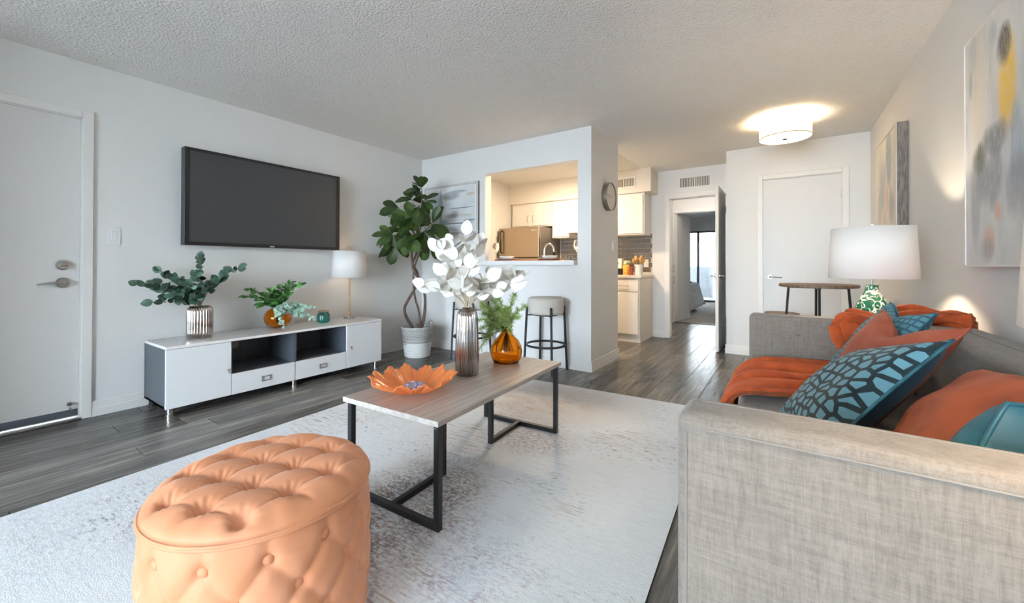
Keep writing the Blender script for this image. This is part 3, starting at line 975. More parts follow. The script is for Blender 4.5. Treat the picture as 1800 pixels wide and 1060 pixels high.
def rug_material():
    m = mat('distressed_rug', (.7, .7, .72), .95)
    nt, b = nodes_of(m)
    N = nt.nodes.new
    L = nt.links.new
    tc = N('ShaderNodeTexCoord')

    def noise(scale, detail=5, rough=.6, off=(0, 0, 0)):
        mp = N('ShaderNodeMapping')
        mp.inputs['Scale'].default_value = scale
        mp.inputs['Location'].default_value = off
        L(tc.outputs['Object'], mp.inputs['Vector'])
        n = N('ShaderNodeTexNoise')
        n.inputs['Scale'].default_value = 1
        n.inputs['Detail'].default_value = detail
        n.inputs['Roughness'].default_value = rough
        L(mp.outputs[0], n.inputs['Vector'])
        return n.outputs['Fac']

    def rng(src, lo, hi, a=0., c=1.):
        r = N('ShaderNodeMapRange')
        r.inputs['From Min'].default_value = lo
        r.inputs['From Max'].default_value = hi
        r.inputs['To Min'].default_value = a
        r.inputs['To Max'].default_value = c
        L(src, r.inputs['Value'])
        return r.outputs[0]

    def mul(a, c):
        x_ = N('ShaderNodeMath')
        x_.operation = 'MULTIPLY'
        L(a, x_.inputs[0])
        if isinstance(c, float):
            x_.inputs[1].default_value = c
        else:
            L(c, x_.inputs[1])
        return x_.outputs[0]

    def mix(f, a, c):
        x_ = N('ShaderNodeMix')
        x_.data_type = 'RGBA'
        L(f, x_.inputs[0])
        if isinstance(a, tuple):
            x_.inputs[6].default_value = (*a, 1)
        else:
            L(a, x_.inputs[6])
        x_.inputs[7].default_value = (*c, 1)
        return x_.outputs[2]
    speck = noise((26, 60, 10), 6, .7)
    streak = noise((7, 90, 5), 4, .6, (3, 1, 0))
    big = noise((1.3, 1.5, 1), 3, .5, (7.3, 2.2, 0))
    big2 = noise((1.8, 1.4, 1), 3, .5, (1.7, 9.1, 0))
    big3 = noise((2.2, 2.6, 1), 2, .5, (5.5, 4.4, 0))
    c = mix(rng(streak, .45, .72, 0., .55), (.80, .845, .90), (.60, .67, .76))
    c = mix(mul(rng(speck, .55, .66), rng(big, .54, .72)), c, (.20, .17, .155))
    c = mix(mul(rng(speck, .36, .47, 1., 0.), rng(big2, .52, .66)), c, (.21, .235, .28))
    c = mix(mul(rng(streak, .52, .66), rng(big3, .56, .68)), c, (.40, .24, .19))
    c = mix(mul(rng(noise((60, 140, 10), 3, .6, (2, 2, 2)), .55, .7), rng(big3, .42, .6, .05, .3)), c, (.33, .27, .27))
    sx = N('ShaderNodeSeparateXYZ')
    L(tc.outputs['Object'], sx.inputs[0])

    def blob(x0, y0, rx, ry):
        out = None
        for k_, c0, r0 in ((0, x0, rx), (1, y0, ry)):
            a_ = N('ShaderNodeMath')
            a_.operation = 'SUBTRACT'
            L(sx.outputs[k_], a_.inputs[0])
            a_.inputs[1].default_value = c0
            d_ = N('ShaderNodeMath')
            d_.operation = 'DIVIDE'
            L(a_.outputs[0], d_.inputs[0])
            d_.inputs[1].default_value = r0
            m_ = N('ShaderNodeMath')
            m_.operation = 'MULTIPLY'
            L(d_.outputs[0], m_.inputs[0])
            L(d_.outputs[0], m_.inputs[1])
            if out is None:
                out = m_.outputs[0]
            else:
                s_ = N('ShaderNodeMath')
                s_.operation = 'ADD'
                L(out, s_.inputs[0])
                L(m_.outputs[0], s_.inputs[1])
                out = s_.outputs[0]
        return rng(out, .25, 1.6, 1., 0.)
    fine = rng(noise((45, 95, 10), 5, .7, (4, 8, 0)), .44, .56)
    fine2 = rng(noise((38, 80, 10), 5, .7, (9, 1, 0)), .46, .57)
    med = rng(noise((7, 9, 5), 4, .6, (1.3, 6.1, 0)), .38, .60)
    med2 = rng(noise((6, 8, 5), 4, .6, (8.3, 2.1, 0)), .40, .60)
    c = mix(mul(blob(.95, .0, .35, .9), .4), c, (.62, .64, .62))
    c = mix(mul(mul(mul(blob(.15, -.42, .26, .52), fine), med), 1.0), c, (.07, .075, .085))
    c = mix(mul(mul(mul(blob(.17, -.40, .30, .55), fine2), med2), .8), c, (.27, .22, .17))
    c = mix(mul(mul(mul(blob(.20, -.45, .22, .45), fine2), fine), .7), c, (.32, .12, .06))
    c = mix(mul(mul(mul(blob(.50, -.62, .42, .42), fine2), med), .6), c, (.34, .28, .37))
    c = mix(mul(mul(mul(blob(.0, 1.15, .42, .38), fine), med2), .75), c, (.24, .15, .115))
    c = mix(mul(blob(.1, 1.3, .65, .45), .5), c, (.50, .42, .35))
    c = mix(mul(mul(blob(.28, .52, .30, .18), fine2), .6), c, (.33, .24, .25))
    c = mix(mul(mul(blob(-.8, -1.0, .4, .6), fine2), .3), c, (.45, .42, .42))
    L(c, b.inputs['Base Color'])
    bp = N('ShaderNodeBump')
    bp.inputs['Strength'].default_value = .5
    bp.inputs['Distance'].default_value = .004
    L(noise((240, 240, 60), 2), bp.inputs['Height'])
    L(bp.outputs[0], b.inputs['Normal'])
    return m


rf = part(MB().grid(lambda u, v: (-RWX + 2 * RWX * u, -RWY + 2 * RWY * v, .011), 24, 32), 'field', rug_material(), rug)
part(MB().box(-RWX, RWX, -RWY, RWY, .0005, .0105), 'backing', mat('rug_edge', (.10, .085, .075), .95), rug)
random.seed(12)
fm = MB()
for i in range(260):
    xx = -RWX + 2 * RWX * (i + random.random()) / 260
    l_ = random.uniform(.006, .02) + (.012 if xx > .2 else 0)
    dx = random.uniform(-.006, .006)
    fm.add([(xx - .0015, RWY, .004), (xx + .0015, RWY, .004), (xx + dx + .001, RWY + l_, .003), (xx + dx - .001, RWY + l_, .003)], [(0, 1, 2, 3)])
fo = part(fm, 'fringe', mat('fringe', (.82, .81, .79), .9), rug)
fo['kind'] = 'stuff'

# ------------------------------------------------------------------ tufted ottoman
OC = (-1.24, .57)
OR_, OSEAM = .268, .408
ot = thing('tufted_ottoman', 'round peach velvet ottoman with a tufted lid and buttons', 'ottoman', (OC[0], OC[1], .0115))
M_VELVET = mat('peach_velvet', (.60, .265, .14), .62, sheen=.24, var=(9, (.54, .215, .10), .35, .7, 4))
nt, b = nodes_of(M_VELVET)
b.inputs['Sheen Roughness'].default_value = .35
b.inputs['Sheen Tint'].default_value = (1, .86, .80, 1)
va = Vector((.108, .038))
vb = Vector((-.012, .115))
det = va.x * vb.y - va.y * vb.x
t0 = Vector((-.037, -.105))


def lattice(x, y):
    dx, dy = x - t0.x, y - t0.y
    return (dx * vb.y - dy * vb.x) / det, (va.x * dy - va.y * dx) / det


def lid_h(x, y):
    r = math.hypot(x, y)
    q = min(r / .275, 1)
    rim = max(0.0, 1 - max(0, (q - .70) / .30) ** 2.2) ** .5 if q > .70 else 1
    u, v = lattice(x, y)
    su, sv = abs(math.sin(PI * u)), abs(math.sin(PI * v))
    puff = (su * sv) ** .45
    iu, iv = round(u), round(v)
    tx, ty = t0.x + iu * va.x + iv * vb.x, t0.y + iu * va.y + iv * vb.y
    d = math.hypot(x - tx, y - ty)
    inside = 1 if math.hypot(tx, ty) < .245 else 0
    dent = math.exp(-(d / .020) ** 2) * inside
    wr = .0022 * math.cos(11 * math.atan2(y - ty, x - tx)) * math.exp(-((d - .026) / .014) ** 2) * inside
    fade = min(1, max(0, (1.0 - q) / .25))
    return (.010 + .034 * rim) + .016 * puff * fade + .003 * (1 - fade) * math.cos(24 * math.atan2(y, x)) * rim - .030 * dent * (.4 + .6 * fade) + wr * fade


def lid(u, v):
    t = 2 * PI * u
    r = .276 * min(1, v / .93)
    x_, y_ = r * math.cos(t), r * math.sin(t)
    z = OSEAM + lid_h(x_, y_)
    if v > .93:
        k = (v - .93) / .07
        rr = .276 + .004 * math.sin(PI * k)
        x_, y_ = rr * math.cos(t), rr * math.sin(t)
        z = OSEAM + lid_h(.276 * math.cos(t), .276 * math.sin(t)) * (1 - k) + .002
    return (OC[0] + x_, OC[1] + y_, z + .0115)


MB().grid(lid, 220, 110, wrap=True).build('lid', M_VELVET, ot, smooth=True)
ring = [(OC[0] + .277 * math.cos(t), OC[1] + .277 * math.sin(t), OSEAM + .0135) for t in [2 * PI * k / 72 for k in range(73)]]
MB().tube(ring, .005, 8, caps=False).build('welt', M_VELVET, ot, smooth=True)
NB = 13
rows = [(.355, 3.7), (.272, 3.7 + 13.85), (.19, 3.7), (.108, 3.7 + 13.85)]
btn = [(math.radians(a0 + k * 360 / NB), z) for (z, a0) in rows for k in range(NB)]


def body_pt(u, v):
    t = 2 * PI * u
    z = .03 + (OSEAM - .03) * v
    r = .270 + .010 * math.sin(PI * min(1, v * 1.02)) ** .6
    best = 9
    for (a, bz) in btn:
        da = (t - a + PI) % (2 * PI) - PI
        if abs(da) > .45:
            continue
        d = math.hypot(da * .275, z - bz)
        r -= .012 * math.exp(-(d / .016) ** 2)
        # creases running diagonally between buttons
    k = NB * (u - 3.7 / 360)
    w = (z - .355) / .083
    c1, c2 = (k + w / 2), (k - w / 2)
    cr_ = min(abs((c1 + .5) % 1 - .5), abs((c2 + .5) % 1 - .5))
    if z < .36:
        r += .008 * min(1, (cr_ / .28)) ** .6 - .004
    else:
        cr_ = abs((k + .5) % 1 - .5)
        r += .006 * min(1, (cr_ / .2)) ** .6 - .003
    return (OC[0] + r * math.cos(t), OC[1] + r * math.sin(t), z + .0115)


MB().grid(body_pt, 260, 60, wrap=True).build('body', M_VELVET, ot, smooth=True)
MB().lathe([(.255, 0), (.262, .005), (.262, .035)], (OC[0], OC[1], .0115), 48).build('base', M_BLACK, ot)
bm_ = MB().lathe([(.013, -.004), (.013, .001), (.010, .0045), (.005, .006), (.001, .0065)], (0, 0, 0), 16).mesh('button', smooth=True)
bm_.materials.append(M_VELVET)
for (a, z) in btn:
    inst(bm_, 'button', Matrix.Translation((.266 * math.cos(a), .266 * math.sin(a), z)) @ Matrix.Rotation(a, 4, 'Z') @ Matrix.Rotation(PI / 2, 4, 'Y'), ot)

# ------------------------------------------------------------------ coffee table
TZ = .45
tb = thing('coffee_table', 'coffee table with a grey wood-grain top and thin black metal legs', 'coffee table', (-1.4185, 1.678, .0115), math.radians(2.8))
M_OAK = mat('grey_oak', (.50, .45, .41), .3, var=((60, 2.5, 20), (.36, .315, .28), .38, .62, 6), bump=((90, 4, 30), .05, .002))
M_EDGE = mat('pale_edge', (.62, .60, .57), .5, var=((40, 40, 90), (.48, .45, .42), .4, .6, 4))
HW, HL = .2865, .5685
zt = TZ - .0115
tt = part(MB().box(-HW, HW, -HL, HL, zt - .022, zt), 'table_top', M_OAK, tb, bevel=.0015)
part(MB().box(-HW, HW, -HL - .0012, -HL + .0005, zt - .0215, zt - .0005), 'edge_band', M_EDGE, tt)
LG = .026
for sx in (-1, 1):
    for sy in (-1, 1):
        part(MB().box(sx * .262 - LG / 2, sx * .262 + LG / 2, sy * .540 - LG / 2, sy * .540 + LG / 2, 0, zt - .022), 'leg', M_BLACKMET, tb, bevel=.002)
for sy in (-1, 1):
    part(MB().box(-LG / 2, LG / 2, sy * .21 - LG / 2, sy * .21 + LG / 2, 0, zt - .022), 'leg', M_BLACKMET, tb, bevel=.002)
    part(MB().box(-.262 + LG / 2, .262 - LG / 2, sy * .540 - LG / 2, sy * .540 + LG / 2, 0, LG), 'floor_bar', M_BLACKMET, tb, bevel=.002)
    part(MB().box(-LG / 2, LG / 2, min(sy * .21, sy * .540) + LG / 2, max(sy * .21, sy * .540) - LG / 2, 0, LG), 'stretcher', M_BLACKMET, tb, bevel=.002)
part(MB().tube([(.262, -.5535, zt - .035), (.262, -.556, zt - .035)], .004, 10), 'screw', M_CHROME, tb)

# ------------------------------------------------------------------ bar stools
M_SEAT = mat('cream_fabric', (.60, .57, .53), .9, var=(220, (.52, .49, .45), .4, .6, 2), bump=(300, .3, .003))


def make_stool(label, loc):
    t = thing('bar_stool', label, 'stool', loc, group='bar stools at the pass-through')
    prof = [(.001, .57), (.165, .57), (.178, .58), (.182, .60), (.182, .70), (.176, .722), (.16, .733), (.001, .738)]
    part(MB().lathe(prof, (0, 0, 0), 48, caps=(False, False)), 'seat', M_SEAT, t, smooth=True)
    part(MB().lathe([(.12, .555), (.12, .57)], (0, 0, 0), 32), 'seat_plate', M_BLACKMET, t)
    a0, a1 = .158, .136
    for sx in (-1, 1):
        for sy in (-1, 1):
            part(MB().tube([(sx * a0, sy * a0, 0), (sx * a1, sy * a1, .645)], [.0115, .0115], 12), 'leg', M_BLACKMET, t, smooth=True, angle=35)
    for sx, sy in ((1, 1), (1, -1)):
        part(MB().bar((-sx * .142, -sy * .142, .562), (sx * .142, sy * .142, .562), .022, .010), 'seat_brace', M_BLACKMET, t)
    ringp = [(.192 * math.cos(k * PI / 24), .192 * math.sin(k * PI / 24), .262) for k in range(49)]
    part(MB().tube(ringp, .011, 10, caps=False), 'foot_ring', M_BLACKMET, t, smooth=True)
    return t


st1 = make_stool('round cream bar stool standing clear of the vases beside the wall corner', (-1.99, 3.535, 0))
st2 = copy_tree(st1)
st2.location = (-2.92, 3.49, 0)
st2['label'] = 'round cream bar stool half hidden behind the tall silver vase'

# ------------------------------------------------------------------ sofa


def sofa_fabric(name, c1, c2):
    m = mat(name, c1, .95, sheen=.2)
    nt, b = nodes_of(m)
    N = nt.nodes.new
    L = nt.links.new
    tc = N('ShaderNodeTexCoord')
    fs = []
    for sc in ((60, 60, 700), (700, 700, 60), (14, 14, 160), (160, 160, 14)):
        mp = N('ShaderNodeMapping')
        mp.inputs['Scale'].default_value = sc
        L(tc.outputs['Object'], mp.inputs['Vector'])
        n = N('ShaderNodeTexNoise')
        n.inputs['Scale'].default_value = 1
        n.inputs['Detail'].default_value = 2
        L(mp.outputs[0], n.inputs['Vector'])
        fs.append(n.outputs['Fac'])
    acc = fs[0]
    for f in fs[1:]:
        a = N('ShaderNodeMath')
        a.operation = 'ADD'
        L(acc, a.inputs[0])
        L(f, a.inputs[1])
        acc = a.outputs[0]
    r = N('ShaderNodeMapRange')
    r.inputs['From Min'].default_value = 1.6
    r.inputs['From Max'].default_value = 2.4
    L(acc, r.inputs['Value'])
    mx = N('ShaderNodeMix')
    mx.data_type = 'RGBA'
    mx.inputs[6].default_value = (*c2, 1)
    mx.inputs[7].default_value = (*c1, 1)
    L(r.outputs[0], mx.inputs[0])
    L(mx.outputs[2], b.inputs['Base Color'])
    bp = N('ShaderNodeBump')
    bp.inputs['Strength'].default_value = .25
    bp.inputs['Distance'].default_value = .001
    L(acc, bp.inputs['Height'])
    L(bp.outputs[0], b.inputs['Normal'])
    return m


M_SOFA = sofa_fabric('greige_weave', (.225, .19, .16), (.148, .123, .102))
M_SEAM = mat('seam_fabric', (.20, .18, .165), .95)  # one even grey-brown for piping, stitching and seams
FX0, FX1, FY0, FY1, FZ = -.168, .685, .785, 2.72, .785
AT = .118
sofa = thing('sofa', 'grey tufted sofa with square arms along the right wall', 'sofa', (.26, 1.75, 0))


def rbox(x0, x1, y0, y1, z0, z1, name, m, parent, bev=.025, seg=4):
    return MB().box(x0, x1, y0, y1, z0, z1).build(name, m, parent, bevel=bev, seg=seg)


na = rbox(FX0, FX1, FY0, FY0 + AT, .12, FZ, 'arm', M_SOFA, sofa, .022)
fa_ = rbox(FX0, FX1, FY1 - AT, FY1, .12, FZ, 'arm', M_SOFA, sofa, .022)
bk = rbox(.50, FX1, FY0 + AT - .01, FY1 - AT + .01, .12, FZ + .005, 'back', M_SOFA, sofa, .03)
rbox(FX0 + .01, .52, FY0 + AT - .005, FY1 - AT + .005, .12, .31, 'seat_base', M_SOFA, sofa, .012)
sc_ = rbox(FX0 - .004, .505, FY0 + AT + .002, FY1 - AT - .002, .31, .465, 'seat_cushion', M_SOFA, sofa, .03)
for (lx, ly) in ((FX0 + .07, FY0 + .07), (FX0 + .07, FY1 - .07), (FX1 - .07, FY0 + .07), (FX1 - .07, FY1 - .07)):
    MB().tube([(lx, ly, 0), (lx, ly, .12)], [.016, .025], 14).build('leg', mat('dark_walnut', (.05, .03, .02), .4), sofa)
# seams of the near arm: outer face outline and the two stitched lines on its top
MB().tube([(FX0 + .018, FY0 - .001, .13), (FX0 + .018, FY0 - .001, FZ - .036), (FX0 + .03, FY0 - .001, FZ - .026), (FX0 + .06, FY0 - .001, FZ - .0245), (FX1 - .01, FY0 - .001, FZ - .0245)], .0022, 6).build('piping', M_SEAM, na)
MB().tube([(FX0 + .03, FY0 + AT * .74, FZ + .0005), (FX1 - .2, FY0 + AT * .74, FZ + .0005)], .0013, 6).build('stitching', M_SEAM, na)
MB().tube([(.60, FY0 + AT, FZ + .005), (.60, FY1 - AT, FZ + .005)], .0015, 6).build('seam', M_SEAM, bk)
MB().tube([(FX0 + .03, FY1 - AT + .012, FZ - .003), (FX1 - .2, FY1 - AT + .012, FZ - .003)], .0018, 6).build('piping', M_SEAM, fa_)
bmf = MB().lathe([(.012, -.004), (.012, .002), (.008, .005), (.001, .006)], (0, 0, 0), 14).mesh('button', smooth=True)
bmf.materials.append(M_SOFA)
off = Vector(sofa.location)
for (bx_, bz_) in ((.055, .695), (.265, .69), (.055, .585), (.265, .58)):
    inst(bmf, 'button', Matrix.Translation(Vector((bx_, FY1 - AT - .001, bz_)) - off) @ Matrix.Rotation(PI / 2, 4, 'X'), sofa)
for by_ in (1.15, 1.55, 1.95, 2.35):
    for bz_ in (.69, .585):
        inst(bmf, 'button', Matrix.Translation(Vector((.499, by_, bz_)) - off) @ Matrix.Rotation(-PI / 2, 4, 'Y'), sofa)


# ------------------------------------------------------------------ pillows
def trellis_mat(name, bg, line, scale, width, metric='EUCLIDEAN'):
    m = mat(name, bg, .7, sheen=.08)
    nt, b = nodes_of(m)
    N = nt.nodes.new
    L = nt.links.new
    uv = N('ShaderNodeUVMap')
    mp = N('ShaderNodeMapping')
    mp.inputs['Scale'].default_value = (scale, scale, 1)
    L(uv.outputs[0], mp.inputs['Vector'])
    v = N('ShaderNodeTexVoronoi')
    v.voronoi_dimensions = '2D'
    v.feature = 'DISTANCE_TO_EDGE'
    v.inputs['Scale'].default_value = 1
    v.inputs['Randomness'].default_value = .75
    L(mp.outputs[0], v.inputs['Vector'])
    r = N('ShaderNodeMapRange')
    r.inputs['From Min'].default_value = width
    r.inputs['From Max'].default_value = width * 1.25
    L(v.outputs['Distance'], r.inputs['Value'])
    mx = N('ShaderNodeMix')
    mx.data_type = 'RGBA'
    mx.inputs[6].default_value = (*line, 1)
    mx.inputs[7].default_value = (*bg, 1)
    L(r.outputs[0], mx.inputs[0])
    L(mx.outputs[2], b.inputs['Base Color'])
    return m


def maze_mat(name, bg, line):
    m = mat(name, bg, .7, sheen=.1)
    nt, b = nodes_of(m)
    N = nt.nodes.new
    L = nt.links.new
    uv = N('ShaderNodeUVMap')
    br = N('ShaderNodeTexBrick')
    br.inputs['Scale'].default_value = 9
    br.inputs['Mortar Size'].default_value = .09
    br.inputs['Mortar Smooth'].default_value = .0
    br.inputs['Brick Width'].default_value = .8
    br.inputs['Row Height'].default_value = .5
    br.offset = .35
    br.squash = .6
    br.squash_frequency = 3
    br.inputs['Color1'].default_value = (*bg, 1)
    br.inputs['Color2'].default_value = (*[c * .8 for c in bg], 1)
    br.inputs['Mortar'].default_value = (*line, 1)
    L(uv.outputs[0], br.inputs['Vector'])
    L(br.outputs[0], b.inputs['Base Color'])
    return m


M_TRELLIS = trellis_mat('trellis_velvet', (.115, .27, .33), (.003, .016, .022), 11, .15)
M_MAZE = maze_mat('maze_velvet', (.10, .27, .33), (.035, .11, .15))
M_TEAL = mat('teal_velvet', (.006, .060, .09), .5, sheen=.06, var=(9, (.03, .17, .22), .5, .68, 3))
nodes_of(M_TEAL)[1].inputs['Sheen Tint'].default_value = (.5, .9, 1, 1)
M_TEALD = mat('dark_teal_velvet', (.003, .028, .045), .5, sheen=.08)
M_RUSTV = mat('rust_velvet', (.29, .050, .020), .6, sheen=.04, var=(6, (.42, .10, .05), .45, .7, 3))
nodes_of(M_RUSTV)[1].inputs['Sheen Tint'].default_value = (1, .7, .55, 1)
M_RUSTB = mat('rust_velvet_bright', (.40, .072, .015), .65, sheen=.03, var=((4, 14, 14), (.30, .05, .012), .42, .62, 3))


def pillow(name, label, corners, thick, front, back, chop=0.0, n=22, piping=None, wrinkle=.004, seed=1, soft=0.0):
    """corners: near-bottom, far-bottom, far-top, near-top in world space; the front faces (far-near) x (top-bottom) reversed towards the seat edge"""
    nb_, fb, ft, ntp = [Vector(c) for c in corners]
    ctr = (nb_ + fb + ft + ntp) / 4
    t = thing(name, label, 'pillow', tuple(ctr))
    e1 = (fb - nb_).normalized()
    e2 = (ntp - nb_).normalized()
    nrm = e2.cross(e1).normalized()
    rnd = random.Random(seed)
    ph = [rnd.uniform(0, 6) for _ in range(4)]

    def base(u, v):
        # edges bow inwards so that the corners stand out as ears
        uu, vv = 2 * u - 1, 2 * v - 1
        k = .09
        uu, vv = uu * (1 - soft * vv * vv * abs(uu)), vv * (1 - soft * uu * uu * abs(vv))
        u2 = .5 + .5 * uu * (1 - k * (1 - vv * vv))
        v2 = .5 + .5 * vv * (1 - k * (1 - uu * uu))
        if chop and v2 > .4:
            d = math.exp(-((u2 - .5) / .24) ** 2)
            v2 -= chop * d * ((v2 - .4) / .6) ** 1.5
        return nb_ * (1 - u2) * (1 - v2) + fb * u2 * (1 - v2) + ft * u2 * v2 + ntp * (1 - u2) * v2

    def puff(u, v):
        uu, vv = 2 * u - 1, 2 * v - 1
        return (max(0, 1 - uu * uu) * max(0, 1 - vv * vv)) ** .42
    sides = []
    for sgn, m, nm in ((1, front, 'front_panel'), (-1, back, 'back_panel')):
        def fn(u, v, sgn=sgn):
            w = wrinkle * (math.sin(9 * u + 7 * v + ph[0]) * math.sin(6 * v - 4 * u + ph[1]) + .6 * math.sin(17 * u * v + ph[2]))
            return base(u, v) + nrm * sgn * (thick / 2 * puff(u, v) + w * puff(u, v) + .001)
        mb = MB().grid(fn, n, n)
        if sgn > 0:
            mb.f = [tuple(reversed(q)) for q in mb.f]
        o = mb.build(nm, m, t, smooth=True)
        uvl = o.data.uv_layers.new(name='UVMap')
        for lp in o.data.loops:
            i = lp.vertex_index
            uvl.data[lp.index].uv = ((i % n) / (n - 1), (i // n) / (n - 1))
        sides.append(o)
    path = [base(i / 15, 0) for i in range(16)] + [base(1, i / 15) for i in range(1, 16)] + [base(1 - i / 15, 1) for i in range(1, 16)] + [base(0, 1 - i / 15) for i in range(1, 16)]
    MB().tube(path, .0045, 8).build('piping', piping or back, t, smooth=True)
    return t


# front = side that faces the seat edge (left in the picture)
pillow('throw_pillow', 'teal pillow with a black trellis pattern and dark teal back', [(.07, 1.40, .515), (-.02, 1.86, .485), (.233, 1.984, .723), (.37, 1.549, .855)], .15, M_TRELLIS, M_TEALD, seed=3, piping=M_TEAL)
pillow('throw_pillow', 'dented rust velvet pillow behind the trellis pillow', [(.20, 1.74, .50), (.11, 2.17, .485), (.33, 2.215, .873), (.44, 1.703, .872)], .15, M_RUSTV, M_RUSTV, chop=.22, seed=5)
pillow('throw_pillow', 'teal pillow with a maze pattern at the far end', [(.20, 2.02, .50), (.13, 2.42, .49), (.385, 2.405, .893), (.48, 2.18, .872)], .13, M_MAZE, M_MAZE, chop=.10, seed=7, piping=M_TEAL)
pillow('throw_pillow', 'large plain rust pillow leaning on the sofa back', [(.24, 1.08, .50), (.20, 1.50, .50), (.46, 1.62, .78), (.49, 1.18, .84)], .17, M_RUSTB, M_RUSTB, seed=9, wrinkle=.007, soft=.08)
pillow('throw_pillow', 'plain teal velvet pillow nearest to the near sofa arm', [(.18, .985, .50), (.36, 1.36, .50), (.62, 1.24, .76), (.31, 1.065, .835)], .15, M_TEAL, M_TEAL, seed=11, wrinkle=.008, soft=.10)

# ------------------------------------------------------------------ orange throw over the sofa's far end
M_THROW = mat('burnt_orange_plush', (.46, .075, .014), .9, sheen=.2, var=(14, (.33, .045, .008), .4, .65, 4), bump=(160, .6, .006))
nodes_of(M_THROW)[1].inputs['Sheen Tint'].default_value = (1, .6, .35, 1)
TH = [  # centre line point, half width vector
    ((-.235, 2.16, .20), (.0, .20, 0)), ((-.232, 2.17, .30), (.0, .21, 0)), ((-.226, 2.18, .40), (.0, .22, 0)), ((-.20, 2.20, .487), (.0, .23, .01)), ((-.13, 2.25, .525), (.0, .24, .025)),
    ((-.02, 2.29, .530), (.01, .25, .03)), ((.08, 2.32, .528), (.02, .25, .03)), ((.18, 2.36, .53), (.02, .22, .03)), ((.27, 2.44, .56), (.03, .17, .03)),
    ((.28, 2.52, .65), (.06, .09, .01)), ((.29, 2.555, .74), (.10, .06, .02)), ((.31, 2.61, .803), (.10, .07, .0)), ((.42, 2.63, .815), (.05, .09, 0)), ((.53, 2.62, .82), (.03, .10, 0)), ((.61, 2.58, .818), (.02, .09, 0)), ((.665, 2.53, .815), (.02, .05, .0))]


def throw_pt(u, v):
    f = v * (len(TH) - 1)
    i = min(int(f), len(TH) - 2)
    k = f - i

    def cm(j):
        a, b, c, d = [Vector(TH[max(0, min(len(TH) - 1, q))][j]) for q in (i - 1, i, i + 1, i + 2)]
        return .5 * (2 * b + (c - a) * k + (2 * a - 5 * b + 4 * c - d) * k * k + (3 * b - a - 3 * c + d) * k ** 3)
    c, h = cm(0), cm(1)
    s = 2 * u - 1
    top = max(0.0, min(1.0, (v - .62) / .08))
    folds = .015 * math.sin(4.2 * PI * s + 2.5 * v + .8 * math.sin(7 * v)) + .007 * math.sin(6.6 * PI * s + 9 * v) + top * (.016 * math.sin(5 * PI * s + 31 * v) + .012 * math.sin(47 * v + 3 * s))
    nrm = Vector((0, 0, 1))
    if v < .30:
        q = max(0, min(1, (v - .12) / .18))
        nrm = Vector((-1 + q, 0, q))
    elif .56 < v < .70:
        nrm = Vector((-.8, -.3, .4))
    p = c + h * s + nrm * folds
    p.z -= top * .035 * abs(s) ** 2.5
    return p


tag(MB().grid(throw_pt, 70, 160).build('throw_blanket', M_THROW, None, smooth=True, solid=.018), 'burnt orange plush throw draped over the far end of the sofa', 'throw')

# ------------------------------------------------------------------ table lamps at the sofa ends
def crackle_mat():
    m = mat('green_marbled_glass', (.006, .085, .045), .12, coat=.4)
    nt, b = nodes_of(m)
    N = nt.nodes.new
    L = nt.links.new
    tc = N('ShaderNodeTexCoord')
    no = N('ShaderNodeTexNoise')
    no.inputs['Scale'].default_value = 22
    no.inputs['Detail'].default_value = 5
    L(tc.outputs['Object'], no.inputs['Vector'])
    mx = N('ShaderNodeMix')
    mx.data_type = 'VECTOR'
    mx.inputs[0].default_value = .10
    L(tc.outputs['Object'], mx.inputs[4])
    L(no.outputs['Color'], mx.inputs[5])
    v = N('ShaderNodeTexVoronoi')
    v.feature = 'DISTANCE_TO_EDGE'
    v.inputs['Scale'].default_value = 26
    L(mx.outputs[1], v.inputs['Vector'])
    s = N('ShaderNodeMath')
    s.operation = 'MULTIPLY_ADD'
    L(no.outputs['Fac'], s.inputs[0])
    s.inputs[1].default_value = -.35
    L(v.outputs['Distance'], s.inputs[2])
    r = N('ShaderNodeMapRange')
    r.inputs['From Min'].default_value = -.135
    r.inputs['From Max'].default_value = -.105
    L(s.outputs[0], r.inputs['Value'])
    c = N('ShaderNodeMix')
    c.data_type = 'RGBA'
    c.inputs[6].default_value = (.74, .76, .68, 1)
    c.inputs[7].default_value = (.006, .085, .045, 1)
    L(r.outputs[0], c.inputs[0])
    L(c.outputs[2], b.inputs['Base Color'])
    return m


M_MARBLE = crackle_mat()
M_WOODTOP = mat('walnut_top', (.20, .12, .07), .4, var=((8, 60, 20), (.13, .075, .04), .4, .6, 5))


def bulb(name, loc, power, color, r=.03):
    l = bpy.data.lights.new(name, 'POINT')
    l.energy = power
    l.color = color
    l.shadow_soft_size = r
    o = bpy.data.objects.new(name, l)
    COL.objects.link(o)
    o.location = loc
    return o


